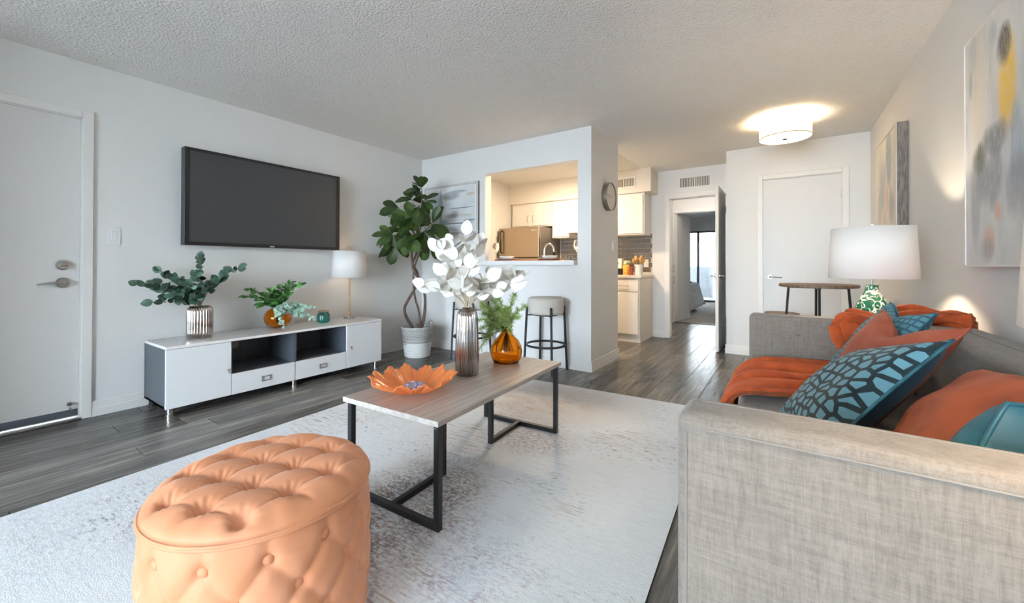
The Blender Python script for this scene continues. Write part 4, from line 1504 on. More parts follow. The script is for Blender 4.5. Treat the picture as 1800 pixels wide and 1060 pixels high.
def green_lamp(label, x, y, z0, group):
    t = thing('table_lamp', label, 'lamp', (x, y, z0), group=group)
    H = .985 - z0
    prof = [(.095, 0), (.108, .02), (.118, .06), (.112, .11), (.085, .19), (.055, .26), (.034, .30), (.028, H - .045), (.030, H - .035)]
    part(MB().lathe(prof, (0, 0, 0), 40), 'base', M_MARBLE, t, smooth=True, angle=60)
    part(MB().tube([(0, 0, H - .035), (0, 0, H + .285)], .006, 10), 'stem', M_CHROME, t)
    sh = part(MB().lathe([(.190, 0), (.176, .277)], (0, 0, H), 64, caps=(False, False)), 'lamp_shade', M_SHADE, t, smooth=True, solid=.003)
    part(MB().lathe([(.001, H + .283), (.010, H + .286), (.012, H + .292), (.008, H + .30), (.001, H + .302)], (0, 0, 0), 14), 'finial', M_WHITEGLOSS, t, smooth=True)
    sp = MB()
    for k in range(3):
        a = 2 * PI * k / 3
        sp.tube([(0, 0, H + .27), (.175 * math.cos(a), .175 * math.sin(a), H + .27)], .002, 6)
    part(sp, 'spider', M_CHROME, sh)
    bulb('lamp_bulb', (x, y, z0 + H + .12), 10, (1, .80, .56), .03)
    return t


def end_table(label, x, y, r, z):
    t = thing('end_table', label, 'table', (x, y, 0), group='end tables beside the sofa')
    part(MB().lathe([(r - .004, z - .025), (r, z - .02), (r, z - .004), (r - .004, z)], (0, 0, 0), 40), 'table_top', M_WOODTOP, t)
    for k in range(3):
        a = 2 * PI * k / 3 + .4
        part(MB().tube([(r * .95 * math.cos(a), r * .95 * math.sin(a), 0), (r * .7 * math.cos(a), r * .7 * math.sin(a), z - .025)], .009, 10), 'leg', M_BLACKMET, t)
    return t


end_table('round end table under the green lamp beyond the sofa', .405, 2.975, .17, .61)
end_table('round end table under the lamp at the near sofa arm', .43, .60, .17, .61)
green_lamp('green marbled table lamp with a white drum shade beyond the sofa', .395, 2.955, .61, 'matching sofa lamps')
green_lamp('white drum lamp shade cut off at the right edge of the picture', .403, .655, .61, 'matching sofa lamps')

# ------------------------------------------------------------------ bistro table and stool by the closet
M_RUSTIC = mat('rustic_brown_top', (.22, .14, .085), .5, var=((50, 5, 20), (.13, .08, .05), .4, .6, 5))
bt_ = thing('bistro_table', 'tall round bistro table with thin black legs before the closet door', 'table', (.228, 4.324, 0))
part(MB().lathe([(.270, .872), (.278, .876), (.278, .892), (.274, .897)], (0, 0, 0), 56), 'table_top', M_RUSTIC, bt_)
for k in range(4):
    a = PI / 2 * k
    part(MB().tube([(.265 * math.cos(a), .265 * math.sin(a), 0), (.205 * math.cos(a), .205 * math.sin(a), .866)], .010, 10), 'leg', M_BLACKMET, bt_)
part(MB().bar((-.21, 0, .866), (.21, 0, .866), .025, .012).bar((0, -.21, .866), (0, .21, .866), .025, .012), 'brace', M_BLACKMET, bt_)
bs_ = thing('bistro_stool', 'low round wooden stool tucked behind the tall bistro table', 'stool', (-.03, 4.64, 0))
part(MB().lathe([(.138, .585), (.142, .589), (.142, .602), (.139, .606)], (0, 0, 0), 40), 'seat', M_RUSTIC, bs_)
for k in range(4):
    a = PI / 2 * k + PI / 4
    part(MB().tube([(.15 * math.cos(a), .15 * math.sin(a), 0), (.10 * math.cos(a), .10 * math.sin(a), .585)], .009, 10), 'leg', M_BLACKMET, bs_)

# ------------------------------------------------------------------ ceiling lamp
CL = (.0, 4.57)
cl = thing('ceiling_lamp', 'lit white drum ceiling lamp near the closet', 'ceiling lamp', (CL[0], CL[1], CEIL))
MB().lathe([(.07, -.02), (.07, 0)], (*CL, CEIL), 32).build('canopy', M_NICKEL, cl)
MB().tube([(*CL, CEIL), (*CL, 2.245)], .008, 10).build('stem', M_NICKEL, cl)
MB().lathe([(.205, 2.258), (.205, 2.398)], (*CL, 0), 64, caps=(False, False)).build('drum_shade', M_SHADEC, cl, smooth=True, solid=.003)
MB().lathe([(.001, 2.258), (.2, 2.258)], (*CL, 0), 64, caps=(False, False)).build('diffuser', mat('frosted_diffuser', (.9, .88, .82), .6, emit=((1, .86, .62), 3)), cl)
MB().lathe([(.206, 2.254), (.206, 2.262)], (*CL, 0), 64, caps=(False, False)).build('rim', M_NICKEL, cl, solid=.003)
MB().lathe([(.001, 2.236), (.022, 2.240), (.024, 2.247), (.018, 2.257)], (*CL, 0), 20, caps=(False, False)).build('finial', M_NICKEL, cl, smooth=True)
for k in range(3):
    a = 2 * PI * k / 3 + .5
    bulb('ceiling_bulb', (CL[0] + .09 * math.cos(a), CL[1] + .09 * math.sin(a), 2.335), 10, (1, .76, .50), .025)

# ------------------------------------------------------------------ console lamp
LX, LY = -3.79, 2.545
ld = thing('table_lamp', 'slim gold table lamp with a white shade on the media console', 'lamp', (LX, LY, ST))
MB().lathe([(.055, .0005), (.056, .002), (.056, .018), (.05, .021)], (LX, LY, ST), 36).build('base', mat('acrylic', (.85, .88, .88), .08, trans=.85), ld, smooth=True, angle=40)
MB().lathe([(.022, .021), (.022, .026), (.012, .032)], (LX, LY, ST), 20).build('collar', M_GOLD, ld, smooth=True, angle=40)
pr = []
for k in range(15):
    z0 = .032 + k * .0275
    pr += [(.0085, z0), (.0075, z0 + .010), (.0085, z0 + .020), (.0125, z0 + .0225), (.0125, z0 + .0255)]
pr += [(.006, .45), (.006, .72)]
MB().lathe(pr, (LX, LY, ST), 18).build('stem', M_GOLD, ld, smooth=True)
sh = MB().lathe([(.172, .925), (.160, 1.20)], (LX, LY, 0), 64, caps=(False, False)).build('lamp_shade', M_SHADE, ld, smooth=True, solid=.003)
sp = MB()
for k in range(3):
    a = 2 * PI * k / 3
    sp.tube([(LX, LY, 1.193), (LX + .16 * math.cos(a), LY + .16 * math.sin(a), 1.193)], .002, 6)
sp.build('spider', M_GOLD, sh)
MB().lathe([(.006, 1.20), (.009, 1.21), (.011, 1.222), (.006, 1.235), (.001, 1.238)], (LX, LY, 0), 14).build('finial', M_GOLD, ld, smooth=True)
bulb('console_lamp_bulb', (LX, LY, 1.05), .8, (1, .72, .45), .03)


# ------------------------------------------------------------------ wall clock
ck = thing('wall_clock', 'round clock with a brushed metal rim on the divider wall', 'clock', (XC, 4.165, 1.79))
cyy, czz, cr0 = 4.165, 1.79, .150


def disc_face(x, r, n=48):
    return [(x, cyy + r * math.cos(2 * PI * k / n), czz + r * math.sin(2 * PI * k / n)) for k in range(n)]


rim = MB()
n = 56
a0, a1, a2, a3 = disc_face(XC + .001, cr0, n), disc_face(XC + .052, cr0, n), disc_face(XC + .052, cr0 - .006, n), disc_face(XC + .040, cr0 - .006, n)
rim.add(a0 + a1 + a2 + a3, [(i, (i + 1) % n, n + (i + 1) % n, n + i) for i in range(n)] + [(n + i, n + (i + 1) % n, 2 * n + (i + 1) % n, 2 * n + i) for i in range(n)] + [(2 * n + i, 2 * n + (i + 1) % n, 3 * n + (i + 1) % n, 3 * n + i) for i in range(n)])
rim.build('rim', mat('aged_nickel', (.26, .23, .19), .3, 1), ck)
MB().add(disc_face(XC + .040, cr0 - .005, n), [tuple(range(n))]).build('dial', mat('clock_dial', (.72, .69, .64), .5), ck)
MB().bar((XC + .043, cyy, czz), (XC + .043, cyy - .075, czz - .012), .003, .004, up=(1, 0, 0)).build('hour_hand', M_NICKEL, ck)
MB().bar((XC + .045, cyy, czz), (XC + .045, cyy - .105, czz + .02), .003, .004, up=(1, 0, 0)).build('minute_hand', M_NICKEL, ck)
MB().tube([(XC + .040, cyy, czz), (XC + .049, cyy, czz)], .005, 12).build('hub', M_NICKEL, ck)


# ------------------------------------------------------------------ art
def paint_mat(name, base, blobs, ax, wob=.5, streak=(6, 6, 1.6)):
    """abstract painting: blobs (u, v, ru, rv, colour, opacity) in object space; ax = index of the horizontal axis"""
    m = mat(name, base, .7)
    nt, b = nodes_of(m)
    N = nt.nodes.new
    L = nt.links.new
    tc = N('ShaderNodeTexCoord')
    mp = N('ShaderNodeMapping')
    mp.inputs['Scale'].default_value = streak
    L(tc.outputs['Object'], mp.inputs['Vector'])
    no = N('ShaderNodeTexNoise')
    no.inputs['Scale'].default_value = 2.2
    no.inputs['Detail'].default_value = 7
    no.inputs['Roughness'].default_value = .65
    L(mp.outputs[0], no.inputs['Vector'])
    sx = N('ShaderNodeSeparateXYZ')
    L(tc.outputs['Object'], sx.inputs[0])
    nf = N('ShaderNodeTexNoise')
    nf.inputs['Scale'].default_value = 9
    nf.inputs['Detail'].default_value = 6
    nf.inputs['Roughness'].default_value = .7
    L(mp.outputs[0], nf.inputs['Vector'])
    brush = N('ShaderNodeMapRange')
    brush.inputs['From Min'].default_value = .38
    brush.inputs['From Max'].default_value = .56
    brush.inputs['To Min'].default_value = .6
    L(nf.outputs['Fac'], brush.inputs['Value'])
    # faint overall streaking
    r0 = N('ShaderNodeMapRange')
    r0.inputs['From Min'].default_value = .45
    r0.inputs['From Max'].default_value = .75
    r0.inputs['To Max'].default_value = .55
    L(no.outputs['Fac'], r0.inputs['Value'])
    mx = N('ShaderNodeMix')
    mx.data_type = 'RGBA'
    mx.inputs[6].default_value = (*base, 1)
    mx.inputs[7].default_value = (*[c * .66 for c in base], 1)
    L(r0.outputs[0], mx.inputs[0])
    acc = mx.outputs[2]
    for (u, v, ru, rv, c, op) in blobs:
        terms = []
        for src, cc, rr in ((sx.outputs[ax], u, ru), (sx.outputs[2], v, rv)):
            a = N('ShaderNodeMath')
            a.operation = 'SUBTRACT'
            L(src, a.inputs[0])
            a.inputs[1].default_value = cc
            d = N('ShaderNodeMath')
            d.operation = 'DIVIDE'
            L(a.outputs[0], d.inputs[0])
            d.inputs[1].default_value = rr
            p = N('ShaderNodeMath')
            p.operation = 'POWER'
            ab = N('ShaderNodeMath')
            ab.operation = 'ABSOLUTE'
            L(d.outputs[0], ab.inputs[0])
            L(ab.outputs[0], p.inputs[0])
            p.inputs[1].default_value = 2
            terms.append(p.outputs[0])
        s = N('ShaderNodeMath')
        s.operation = 'ADD'
        L(terms[0], s.inputs[0])
        L(terms[1], s.inputs[1])
        w = N('ShaderNodeMath')
        w.operation = 'MULTIPLY_ADD'
        L(no.outputs['Fac'], w.inputs[0])
        w.inputs[1].default_value = wob * (9 if wob > .3 else 5)
        L(s.outputs[0], w.inputs[2])
        r = N('ShaderNodeMapRange')
        q_ = wob * (4.5 if wob > .3 else 2.5)
        r.inputs['From Min'].default_value = q_ + (.3 if wob > .3 else .4)
        r.inputs['From Max'].default_value = q_ + (1.6 if wob > .3 else 1.25)
        r.inputs['To Min'].default_value = op
        r.inputs['To Max'].default_value = 0
        L(w.outputs[0], r.inputs['Value'])
        mx = N('ShaderNodeMix')
        mx.data_type = 'RGBA'
        al = N('ShaderNodeMath')
        al.operation = 'MULTIPLY'
        L(r.outputs[0], al.inputs[0])
        if wob > .3:
            L(brush.outputs[0], al.inputs[1])
        else:
            al.inputs[1].default_value = 1
        L(al.outputs[0], mx.inputs[0])
        L(acc, mx.inputs[6])
        mx.inputs[7].default_value = (*c, 1)
        acc = mx.outputs[2]
    L(acc, b.inputs['Base Color'])
    return m


# large abstract canvas at the right; object space origin at the thing (y, z relative)
AY, AZ = 2.31, 1.56
art = thing('abstract_canvas', 'large abstract canvas with a gold patch on the right wall', 'painting', (XR - .02, AY, AZ))
G1, G2, G3 = (.30, .32, .35), (.47, .49, .52), (.40, .38, .36)
blobs = [(.25, .28, .10, .30, (.78, .70, .56), .6), (-.02, .17, .075, .17, (.85, .52, .06), 1), (.0, .33, .05, .07, (.10, .095, .09), 1), (.24, -.05, .06, .06, (.20, .21, .15), 1), (.08, .0, .12, .06, (.20, .21, .23), .8), (.28, -.25, .05, .18, (.38, .39, .41), .7),
         (-.10, -.08, .05, .16, (.33, .42, .50), .7), (.12, -.16, .14, .10, (.22, .235, .26), .7), (-.1, -.22, .10, .10, G1, .7), (.05, -.295, .035, .04, (.72, .42, .28), .85), (.15, -.40, .055, .06, (.72, .42, .28), .75), (.17, -.44, .06, .05, G1, .6),
         (.3, .42, .05, .08, G2, .6), (-.25, .1, .1, .3, G2, .5), (-.2, -.3, .1, .15, G3, .5), (.33, .30, .02, .06, G1, .6), (.1, .42, .04, .05, G2, .7)]
HY, HZ2 = .392, .502
part(MB().box(-.018, .016, -HY, HY, -HZ2, HZ2), 'canvas', paint_mat('abstract_gold', (.76, .75, .73), blobs, 1), art)
part(MB().box(-.022, .019, HY, HY + .008, -HZ2 - .008, HZ2 + .008).box(-.022, .019, -HY - .008, -HY, -HZ2 - .008, HZ2 + .008).box(-.022, .019, -HY, HY, HZ2, HZ2 + .008).box(-.022, .019, -HY, HY, -HZ2 - .008, -HZ2), 'frame', mat('white_frame', (.78, .76, .72), .4), art)
# second canvas with wood-grain sides farther along the wall
art2 = thing('abstract_canvas', 'abstract canvas with grey wood-grain edges near the wall corner', 'painting', (XR - .03, 4.33, 1.70))
blobs2 = [(-.12, .2, .10, .20, (.30, .36, .42), .8), (.1, .02, .12, .2, (.36, .40, .44), .7), (-.05, -.10, .04, .12, (.75, .38, .24), .85), (.22, -.15, .08, .15, (.42, .45, .48), .6), (-.22, -.2, .09, .12, G1, .6), (.22, .22, .08, .12, (.6, .56, .48), .7), (.05, -.28, .05, .10, (.72, .50, .36), .6)]
part(MB().box(-.034, -.03, -.365, .365, -.375, .375), 'canvas', paint_mat('abstract_grey', (.74, .70, .62), blobs2, 1), art2)
part(MB().box(-.030, .028, -.38, .38, -.39, .39), 'box_frame', mat('grey_wood_grain', (.21, .18, .155), .7, var=((120, 120, 14), (.125, .10, .085), .4, .6, 5)), art2)
part(MB().box(-.037, -.030, .365, .38, -.39, .39).box(-.037, -.03, -.38, -.365, -.39, .39).box(-.037, -.03, -.365, .365, .375, .39).box(-.037, -.03, -.365, .365, -.39, -.375), 'front_frame', mat('champagne_frame', (.62, .56, .48), .35), art2)
# framed print on the pass-through wall
PX0, PX1, PZ0, PZ1 = -3.90, -3.0, 1.43, 2.055
art3 = thing('framed_print', 'white framed abstract print behind the fig tree', 'picture', ((PX0 + PX1) / 2, YP - .015, (PZ0 + PZ1) / 2))
hw, hh = (PX1 - PX0) / 2, (PZ1 - PZ0) / 2
part(MB().box(-hw, hw, -.013, .013, -hh, hh), 'backing', M_TRIM, art3)
fw = .032
part(MB().box(-hw, hw, -.017, .013, hh - fw, hh).box(-hw, hw, -.017, .013, -hh, -hh + fw).box(-hw, -hw + fw, -.017, .013, -hh + fw, hh - fw).box(hw - fw, hw, -.017, .013, -hh + fw, hh - fw), 'frame', mat('whitewash_frame', (.58, .57, .57), .5, var=((9, 9, 60), (.50, .49, .49), .4, .6, 4)), art3, bevel=.004)
DK = (.045, .055, .065)
blobs3 = [(-.16, .06, .035, .20, (.10, .17, .25), .85), (-.22, .05, .10, .16, (.45, .53, .58), .7), (.0, .17, .16, .055, (.30, .31, .32), .9), (.12, .215, .16, .02, (.33, .34, .35), .8), (.02, -.08, .12, .03, (.33, .32, .31), .8), (.26, -.08, .12, .02, (.50, .44, .38), .6),
          (.17, .012, .24, .005, DK, .9), (.1, -.175, .30, .008, DK, .9), (.32, -.145, .10, .012, (.16, .20, .25), .9), (-.1, -.16, .10, .03, (.30, .38, .44), .8), (.33, .17, .07, .02, (.55, .35, .27), .7), (.12, -.22, .25, .03, (.45, .48, .50), .7)]
part(MB().box(-hw + fw + .018, hw - fw - .018, -.0145, -.0128, -hh + fw + .012, hh - fw - .012), 'print', paint_mat('abstract_blue', (.66, .68, .69), blobs3, 0, wob=.12, streak=(3, 3, 3)), art3)

# ------------------------------------------------------------------ vases
M_MERC = mat('mercury_glass', (.52, .50, .48), .09, 1, var=((30, 30, 5), (.40, .29, .24), .45, .68, 4))
M_AMBER = mat('amber_glass', (.86, .42, .045), .04, trans=1.0, ior=1.3)


def fluted(k, amp):
    return lambda t, r, z: r * (1 - amp * abs(math.sin(k * t / 2)) ** .6) if r > .02 else r


VB = (-1.455, 1.705, TZ)
v1 = MB().lathe([(.001, 0), (.055, 0), (.0625, .008), (.0655, .06), (.0650, .13), (.0615, .24), (.0575, .315), (.053, .345), (.040, .358), (.026, .362), (.024, .37), (.022, .368), (.022, .34), (.045, .32), (.05, .02), (.001, .012)], VB, 288, caps=(False, False), fn=fluted(24, .17)).build('fluted_vase', M_MERC, None, smooth=True)
tag(v1, 'tall fluted silver vase on the coffee table', 'vase')
AV = (-1.432, 2.05, TZ)
v2 = MB().lathe([(.001, .002), (.062, 0), (.078, .006), (.093, .035), (.099, .07), (.094, .105), (.075, .14), (.048, .165), (.033, .185), (.030, .205), (.033, .215), (.040, .222), (.043, .226), (.040, .229), (.029, .222), (.026, .205), (.029, .185), (.044, .163), (.070, .137), (.089, .104), (.094, .07), (.088, .036), (.074, .011), (.001, .008)], AV, 64, caps=(False, False)).build('amber_vase', M_AMBER, None, smooth=True)
tag(v2, 'amber glass bottle vase on the coffee table', 'vase')
SV = (-3.775, 1.235, ST)
v3 = MB().lathe([(.001, .001), (.072, .001), (.081, .012), (.084, .04), (.084, .20), (.080, .225), (.066, .240), (.060, .244), (.057, .240), (.057, .22), (.075, .19), (.075, .02), (.001, .012)], SV, 308, caps=(False, False), fn=fluted(28, .09)).build('ribbed_vase', M_MERC, None, smooth=True)
tag(v3, 'short ribbed silver vase on the media console', 'vase')
BV = (-3.79, 1.825, ST)
v4 = MB().lathe([(.001, .002), (.05, .001), (.078, .015), (.106, .055), (.112, .085), (.106, .12), (.085, .152), (.062, .168), (.058, .170), (.060, .165), (.081, .147), (.101, .117), (.107, .085), (.101, .057), (.074, .02), (.048, .008), (.001, .008)], BV, 64, caps=(False, False)).build('amber_bowl_vase', M_AMBER, None, smooth=True)
tag(v4, 'round amber glass bowl vase on the media console', 'vase')
JV = (-3.775, 2.25, ST)
jar = thing('green_jar', 'small dark teal glass jar with a wooden lid on the console', 'jar', JV)
part(MB().lathe([(.001, 0), (.048, 0), (.056, .008), (.059, .03), (.059, .07), (.054, .085), (.046, .092), (.046, .10), (.001, .10)], (0, 0, 0), 96, caps=(False, False), fn=fluted(22, .05)), 'glass', mat('teal_glass', (.01, .12, .10), .12, coat=.3), jar, smooth=True)
part(MB().lathe([(.050, .1005), (.052, .103), (.052, .112), (.049, .115)], (0, 0, 0), 32), 'lid', mat('cork_lid', (.42, .30, .20), .6), jar)

# flower-shaped orange glass bowl
FB = (-1.468, 1.335, TZ)
fb_ = thing('flower_bowl', 'orange glass bowl shaped like an open flower on the coffee table', 'bowl', FB)


def petal(u, v):
    t = 2 * PI * u
    npet = 12
    w = abs(math.cos(npet * t / 2))
    r = .045 + v * (.135 + .020 * w + .010 * math.sin(3 * t + 1) + .006 * math.sin(29 * t) * v)
    z = .004 + .070 * v ** 1.5 * (1 + .12 * math.sin(2 * t + .6)) + .013 * v * math.cos(npet * t) + .006 * v * math.sin(5 * t) + .003 * v * math.sin(48 * t)
    return (r * math.cos(t), r * math.sin(t), z)


def bowl_mat():
    m = bpy.data.materials.new('orange_glass')
    m.use_nodes = True
    nt = m.node_tree
    b = nt.nodes['Principled BSDF']
    b.inputs['Base Color'].default_value = (.88, .36, .13, 1)
    b.inputs['Roughness'].default_value = .12
    b.inputs['Coat Weight'].default_value = .5
    t = nt.nodes.new('ShaderNodeBsdfTranslucent')
    t.inputs[0].default_value = (.98, .50, .22, 1)
    tr = nt.nodes.new('ShaderNodeBsdfTransparent')
    tr.inputs[0].default_value = (1, .70, .45, 1)
    m1 = nt.nodes.new('ShaderNodeMixShader')
    m1.inputs[0].default_value = .45
    m2 = nt.nodes.new('ShaderNodeMixShader')
    m2.inputs[0].default_value = .25
    nt.links.new(b.outputs[0], m1.inputs[1])
    nt.links.new(t.outputs[0], m1.inputs[2])
    nt.links.new(m1.outputs[0], m2.inputs[1])
    nt.links.new(tr.outputs[0], m2.inputs[2])
    nt.links.new(m2.outputs[0], nt.nodes['Material Output'].inputs[0])
    return m


part(MB().grid(petal, 288, 16, wrap=True), 'petals', bowl_mat(), fb_, smooth=True, solid=.003)
part(MB().lathe([(.001, 0.0005), (.05, .0005), (.05, .006), (.001, .007)], (0, 0, 0), 32, caps=(False, False)), 'foot', mat('orange_foot', (.6, .16, .04), .15), fb_)
random.seed(21)
cm = MB()
gem = MB().lathe([(.001, -.013), (.010, -.007), (.0135, 0), (.010, .008), (.005, .012)], (0, 0, 0), 7).mesh('gem')
gem.materials.append(mat('iridescent_gem', (.55, .66, .74), .08, .7, var=(60, (.62, .35, .62), .42, .58, 2), rand=.35))
for i in range(22):
    a = i * 2.4
    rr = .0115 * math.sqrt(i)
    inst(gem, 'glass_gem', Matrix.Translation((rr * math.cos(a), rr * math.sin(a), .034 - .016 * (rr / .055) ** 2)) @ Matrix.Rotation(random.uniform(0, 6), 4, (random.random(), random.random(), .5)), fb_)


# ------------------------------------------------------------------ foliage helpers
RT = Vector((.8274, .5616, 0))      # to the right along the room's view
FW = Vector((-.5616, .8274, 0))     # away from the window wall


def leaf_mesh(name, L_, W_, shape, m, curl=.12, fold=.15, nl=7, nw=4):
    """leaf along +Y from the origin, shape(t)->relative half width"""
    def fn(u, v):
        s = 2 * u - 1
        w = W_ / 2 * shape(v)
        return (s * w, v * L_, fold * w * abs(s) - curl * L_ * v * v)
    me = MB().grid(fn, nw + 1, nl + 1).mesh(name, smooth=True)
    me.materials.append(m)
    return me


def place(me, name, pos, direction, up, parent, scale=1.0):
    """leaf with its length along direction and its face towards up"""
    d = Vector(direction).normalized()
    u = Vector(up)
    x_ = d.cross(u)
    if x_.length < 1e-4:
        x_ = d.cross(Vector((1, 0, 0)))
    x_.normalize()
    z_ = x_.cross(d).normalized()
    off = Vector(parent.location)
    p = Vector(pos) - off
    M = Matrix(((x_.x * scale, d.x * scale, z_.x * scale, p.x), (x_.y * scale, d.y * scale, z_.y * scale, p.y), (x_.z * scale, d.z * scale, z_.z * scale, p.z), (0, 0, 0, 1)))
    return inst(me, name, M, parent)


def oval(t):
    return max(.04, math.sin(PI * min(1, t ** .85 * .98 + .01)) ** .7)


def obov(t):
    return max(.06, (math.sin(PI * t ** 1.35) ** .65) * (.75 + .35 * t))


def lance(t):
    return max(.03, math.sin(PI * t ** .8) ** 1.1)


def bez(p0, p1, p2, n=8):
    return [p0 * (1 - t) ** 2 + p1 * 2 * t * (1 - t) + p2 * t * t for t in [i / (n - 1) for i in range(n)]]


def rv(rnd, s=1.0):
    return Vector((rnd.uniform(-1, 1), rnd.uniform(-1, 1), rnd.uniform(-1, 1))) * s


def bouquet(name, label, cat, base, tips, leaf, stem_mat, sr, start, step, seed, scale=(.8, 1.15), face=None, depth=.05, two=True, bend=.35, wall=None, wild=.6, fill=0):
    """stems from a vase mouth; tips given as (right, up, away) offsets from the mouth; leaves alternate along the upper part"""
    t = thing(name, label, cat, tuple(base))
    rnd = random.Random(seed)
    b0 = Vector(base)
    tips = list(tips)
    nt_ = len(tips)
    for _ in range(fill):
        a_, c_ = tips[rnd.randrange(nt_)], tips[rnd.randrange(nt_)]
        k_ = rnd.random()
        sc_2 = rnd.uniform(.55, .95)
        tips.append(tuple((a_[q] * k_ + c_[q] * (1 - k_)) * sc_2 + (rnd.uniform(-.05, .02) if q == 2 else 0) for q in range(3)))
    for (s, h, dpt) in tips:
        tip = b0 + RT * s + FW * dpt + Vector((0, 0, h))
        mid = b0 + (tip - b0) * .5 * .7 + Vector((0, 0, abs(h) * bend + .02))
        foot = b0 + Vector((rnd.uniform(-.012, .012), rnd.uniform(-.012, .012), -.12))
        path = [foot] + bez(b0 + Vector((s, 0, 0)) * .02, mid, tip, 9)
        MB().tube(path, [sr] * 5 + [sr * .6] * 5, 6).build('stem', stem_mat, t, smooth=True)
        ln = (tip - b0).length
        f = start
        side = 1
        while f <= 1.0:
            i = min(int(f * 8), 7)
            k = f * 8 - i
            pos = path[1 + i].lerp(path[min(2 + i, 9)], k)
            d = (path[min(2 + i, 9)] - path[1 + i]).normalized()
            for sd in ((1, -1) if two else (side,)):
                out = (d * .5 + RT * sd * rnd.uniform(.4, 1) + FW * rnd.uniform(-.9, .5) + Vector((0, 0, rnd.uniform(-.2, .6)))).normalized()
                up_ = Vector(face or (0, 0, 1)) + rv(rnd, wild)
                if wall is not None and pos.x + out.x * .06 < wall:
                    out.x = abs(out.x)
                place(leaf, 'leaf', pos, out, up_, t, rnd.uniform(*scale))
            side = -side
            f += step / max(ln, .05)
        place(leaf, 'leaf', path[-1], (path[-1] - path[-2]).normalized() + rv(rnd, .3), Vector(face or (0, 0, 1)) + rv(rnd, .4), t, rnd.uniform(*scale))
    return t


# silver-dollar eucalyptus in the ribbed silver vase
M_EUC = mat('eucalyptus_leaf', (.032, .080, .052), .55, rand=.5, var=(20, (.085, .155, .11), .4, .7, 2))
M_STEMG = mat('green_stem', (.16, .15, .08), .7)
LE = leaf_mesh('eucalyptus_leaf', .064, .056, oval, M_EUC, .10, .06)
P_ = 1 / 226
bouquet('eucalyptus_stems', 'dusty green eucalyptus stems in the ribbed silver vase', 'plant', (SV[0], SV[1], ST + .24),
        [((353 - 350) * P_, (533 - 450) * P_, -.02), ((290 - 350) * P_ , (533 - 492) * P_, -.24), ((308 - 350) * P_, (533 - 470) * P_, -.15), ((322 - 350) * P_, (533 - 480) * P_, -.12), ((420 - 350) * P_, (533 - 466) * P_, -.02),
         ((395 - 350) * P_, (533 - 487) * P_, -.06), ((302 - 350) * P_, (533 - 522) * P_, -.2), ((376 - 350) * P_, (533 - 490) * P_, -.12), ((338 - 350) * P_, (533 - 488) * P_, -.14), ((318 - 350) * P_, (533 - 515) * P_, -.14), ((345 - 350) * P_, (533 - 505) * P_, -.15), ((365 - 350) * P_, (533 - 512) * P_, -.14), ((332 - 350) * P_, (533 - 498) * P_, -.05), ((310 - 350) * P_, (533 - 500) * P_, -.17), ((368 - 350) * P_, (533 - 500) * P_, -.03)],
        LE, M_STEMG, .0022, .28, .05, 31, (.6, 1.1), face=(.8, -.6, .5), wall=XL + .03, wild=.9, fill=7)
# green and pale succulent sprays in the amber bowl vase
M_GRN = mat('fresh_leaf', (.045, .15, .03), .5, rand=.4, var=(30, (.10, .26, .06), .4, .7, 2))
LG_ = leaf_mesh('fresh_leaf', .050, .032, oval, M_GRN, .15, .2, 6, 4)
P_ = 1 / 195
bouquet('leafy_sprays', 'bright green leafy sprays in the amber bowl vase', 'plant', (BV[0], BV[1], ST + .165),
        [((512 - 486) * P_, (541 - 496) * P_, -.03), ((497 - 486) * P_, (541 - 503) * P_, -.06), ((452 - 486) * P_, (541 - 505) * P_, -.14), ((446 - 486) * P_, (541 - 516) * P_, -.15), ((470 - 486) * P_, (541 - 515) * P_, -.08), ((527 - 486) * P_, (541 - 497) * P_, -.0),
         ((515 - 486) * P_, (541 - 515) * P_, -.08), ((484 - 486) * P_, (541 - 507) * P_, -.1), ((465 - 486) * P_, (541 - 530) * P_, -.1), ((500 - 486) * P_, (541 - 522) * P_, -.12)],
        LG_, M_STEMG, .002, .25, .030, 33, (.7, 1.15), face=(.7, -.5, .7), wall=XL + .03, wild=.9, fill=18)
M_PALE = mat('pale_succulent_leaf', (.28, .42, .33), .6, rand=.3, var=(30, (.42, .54, .44), .4, .7, 2))
LP = leaf_mesh('pale_leaf', .034, .026, oval, M_PALE, .12, .2, 5, 4)
bouquet('pale_trailing_sprays', 'pale green trailing sprays hanging from the amber bowl vase', 'plant', (BV[0] + .05, BV[1] - .02, ST + .165),
        [((545 - 492) * P_, (541 - 548) * P_, -.04), ((555 - 492) * P_, (541 - 537) * P_, -.02), ((535 - 492) * P_, (541 - 530) * P_, -.06), ((512 - 492) * P_, (541 - 566) * P_, -.11), ((503 - 492) * P_, (541 - 548) * P_, -.12), ((520 - 492) * P_, (541 - 535) * P_, -.1), ((553 - 492) * P_, (541 - 556) * P_, -.02)],
        LP, mat('pale_stem', (.25, .30, .20), .7), .002, .25, .019, 35, (.8, 1.3), face=(.7, -.6, .5), bend=.3, wall=XL + .03, fill=7)
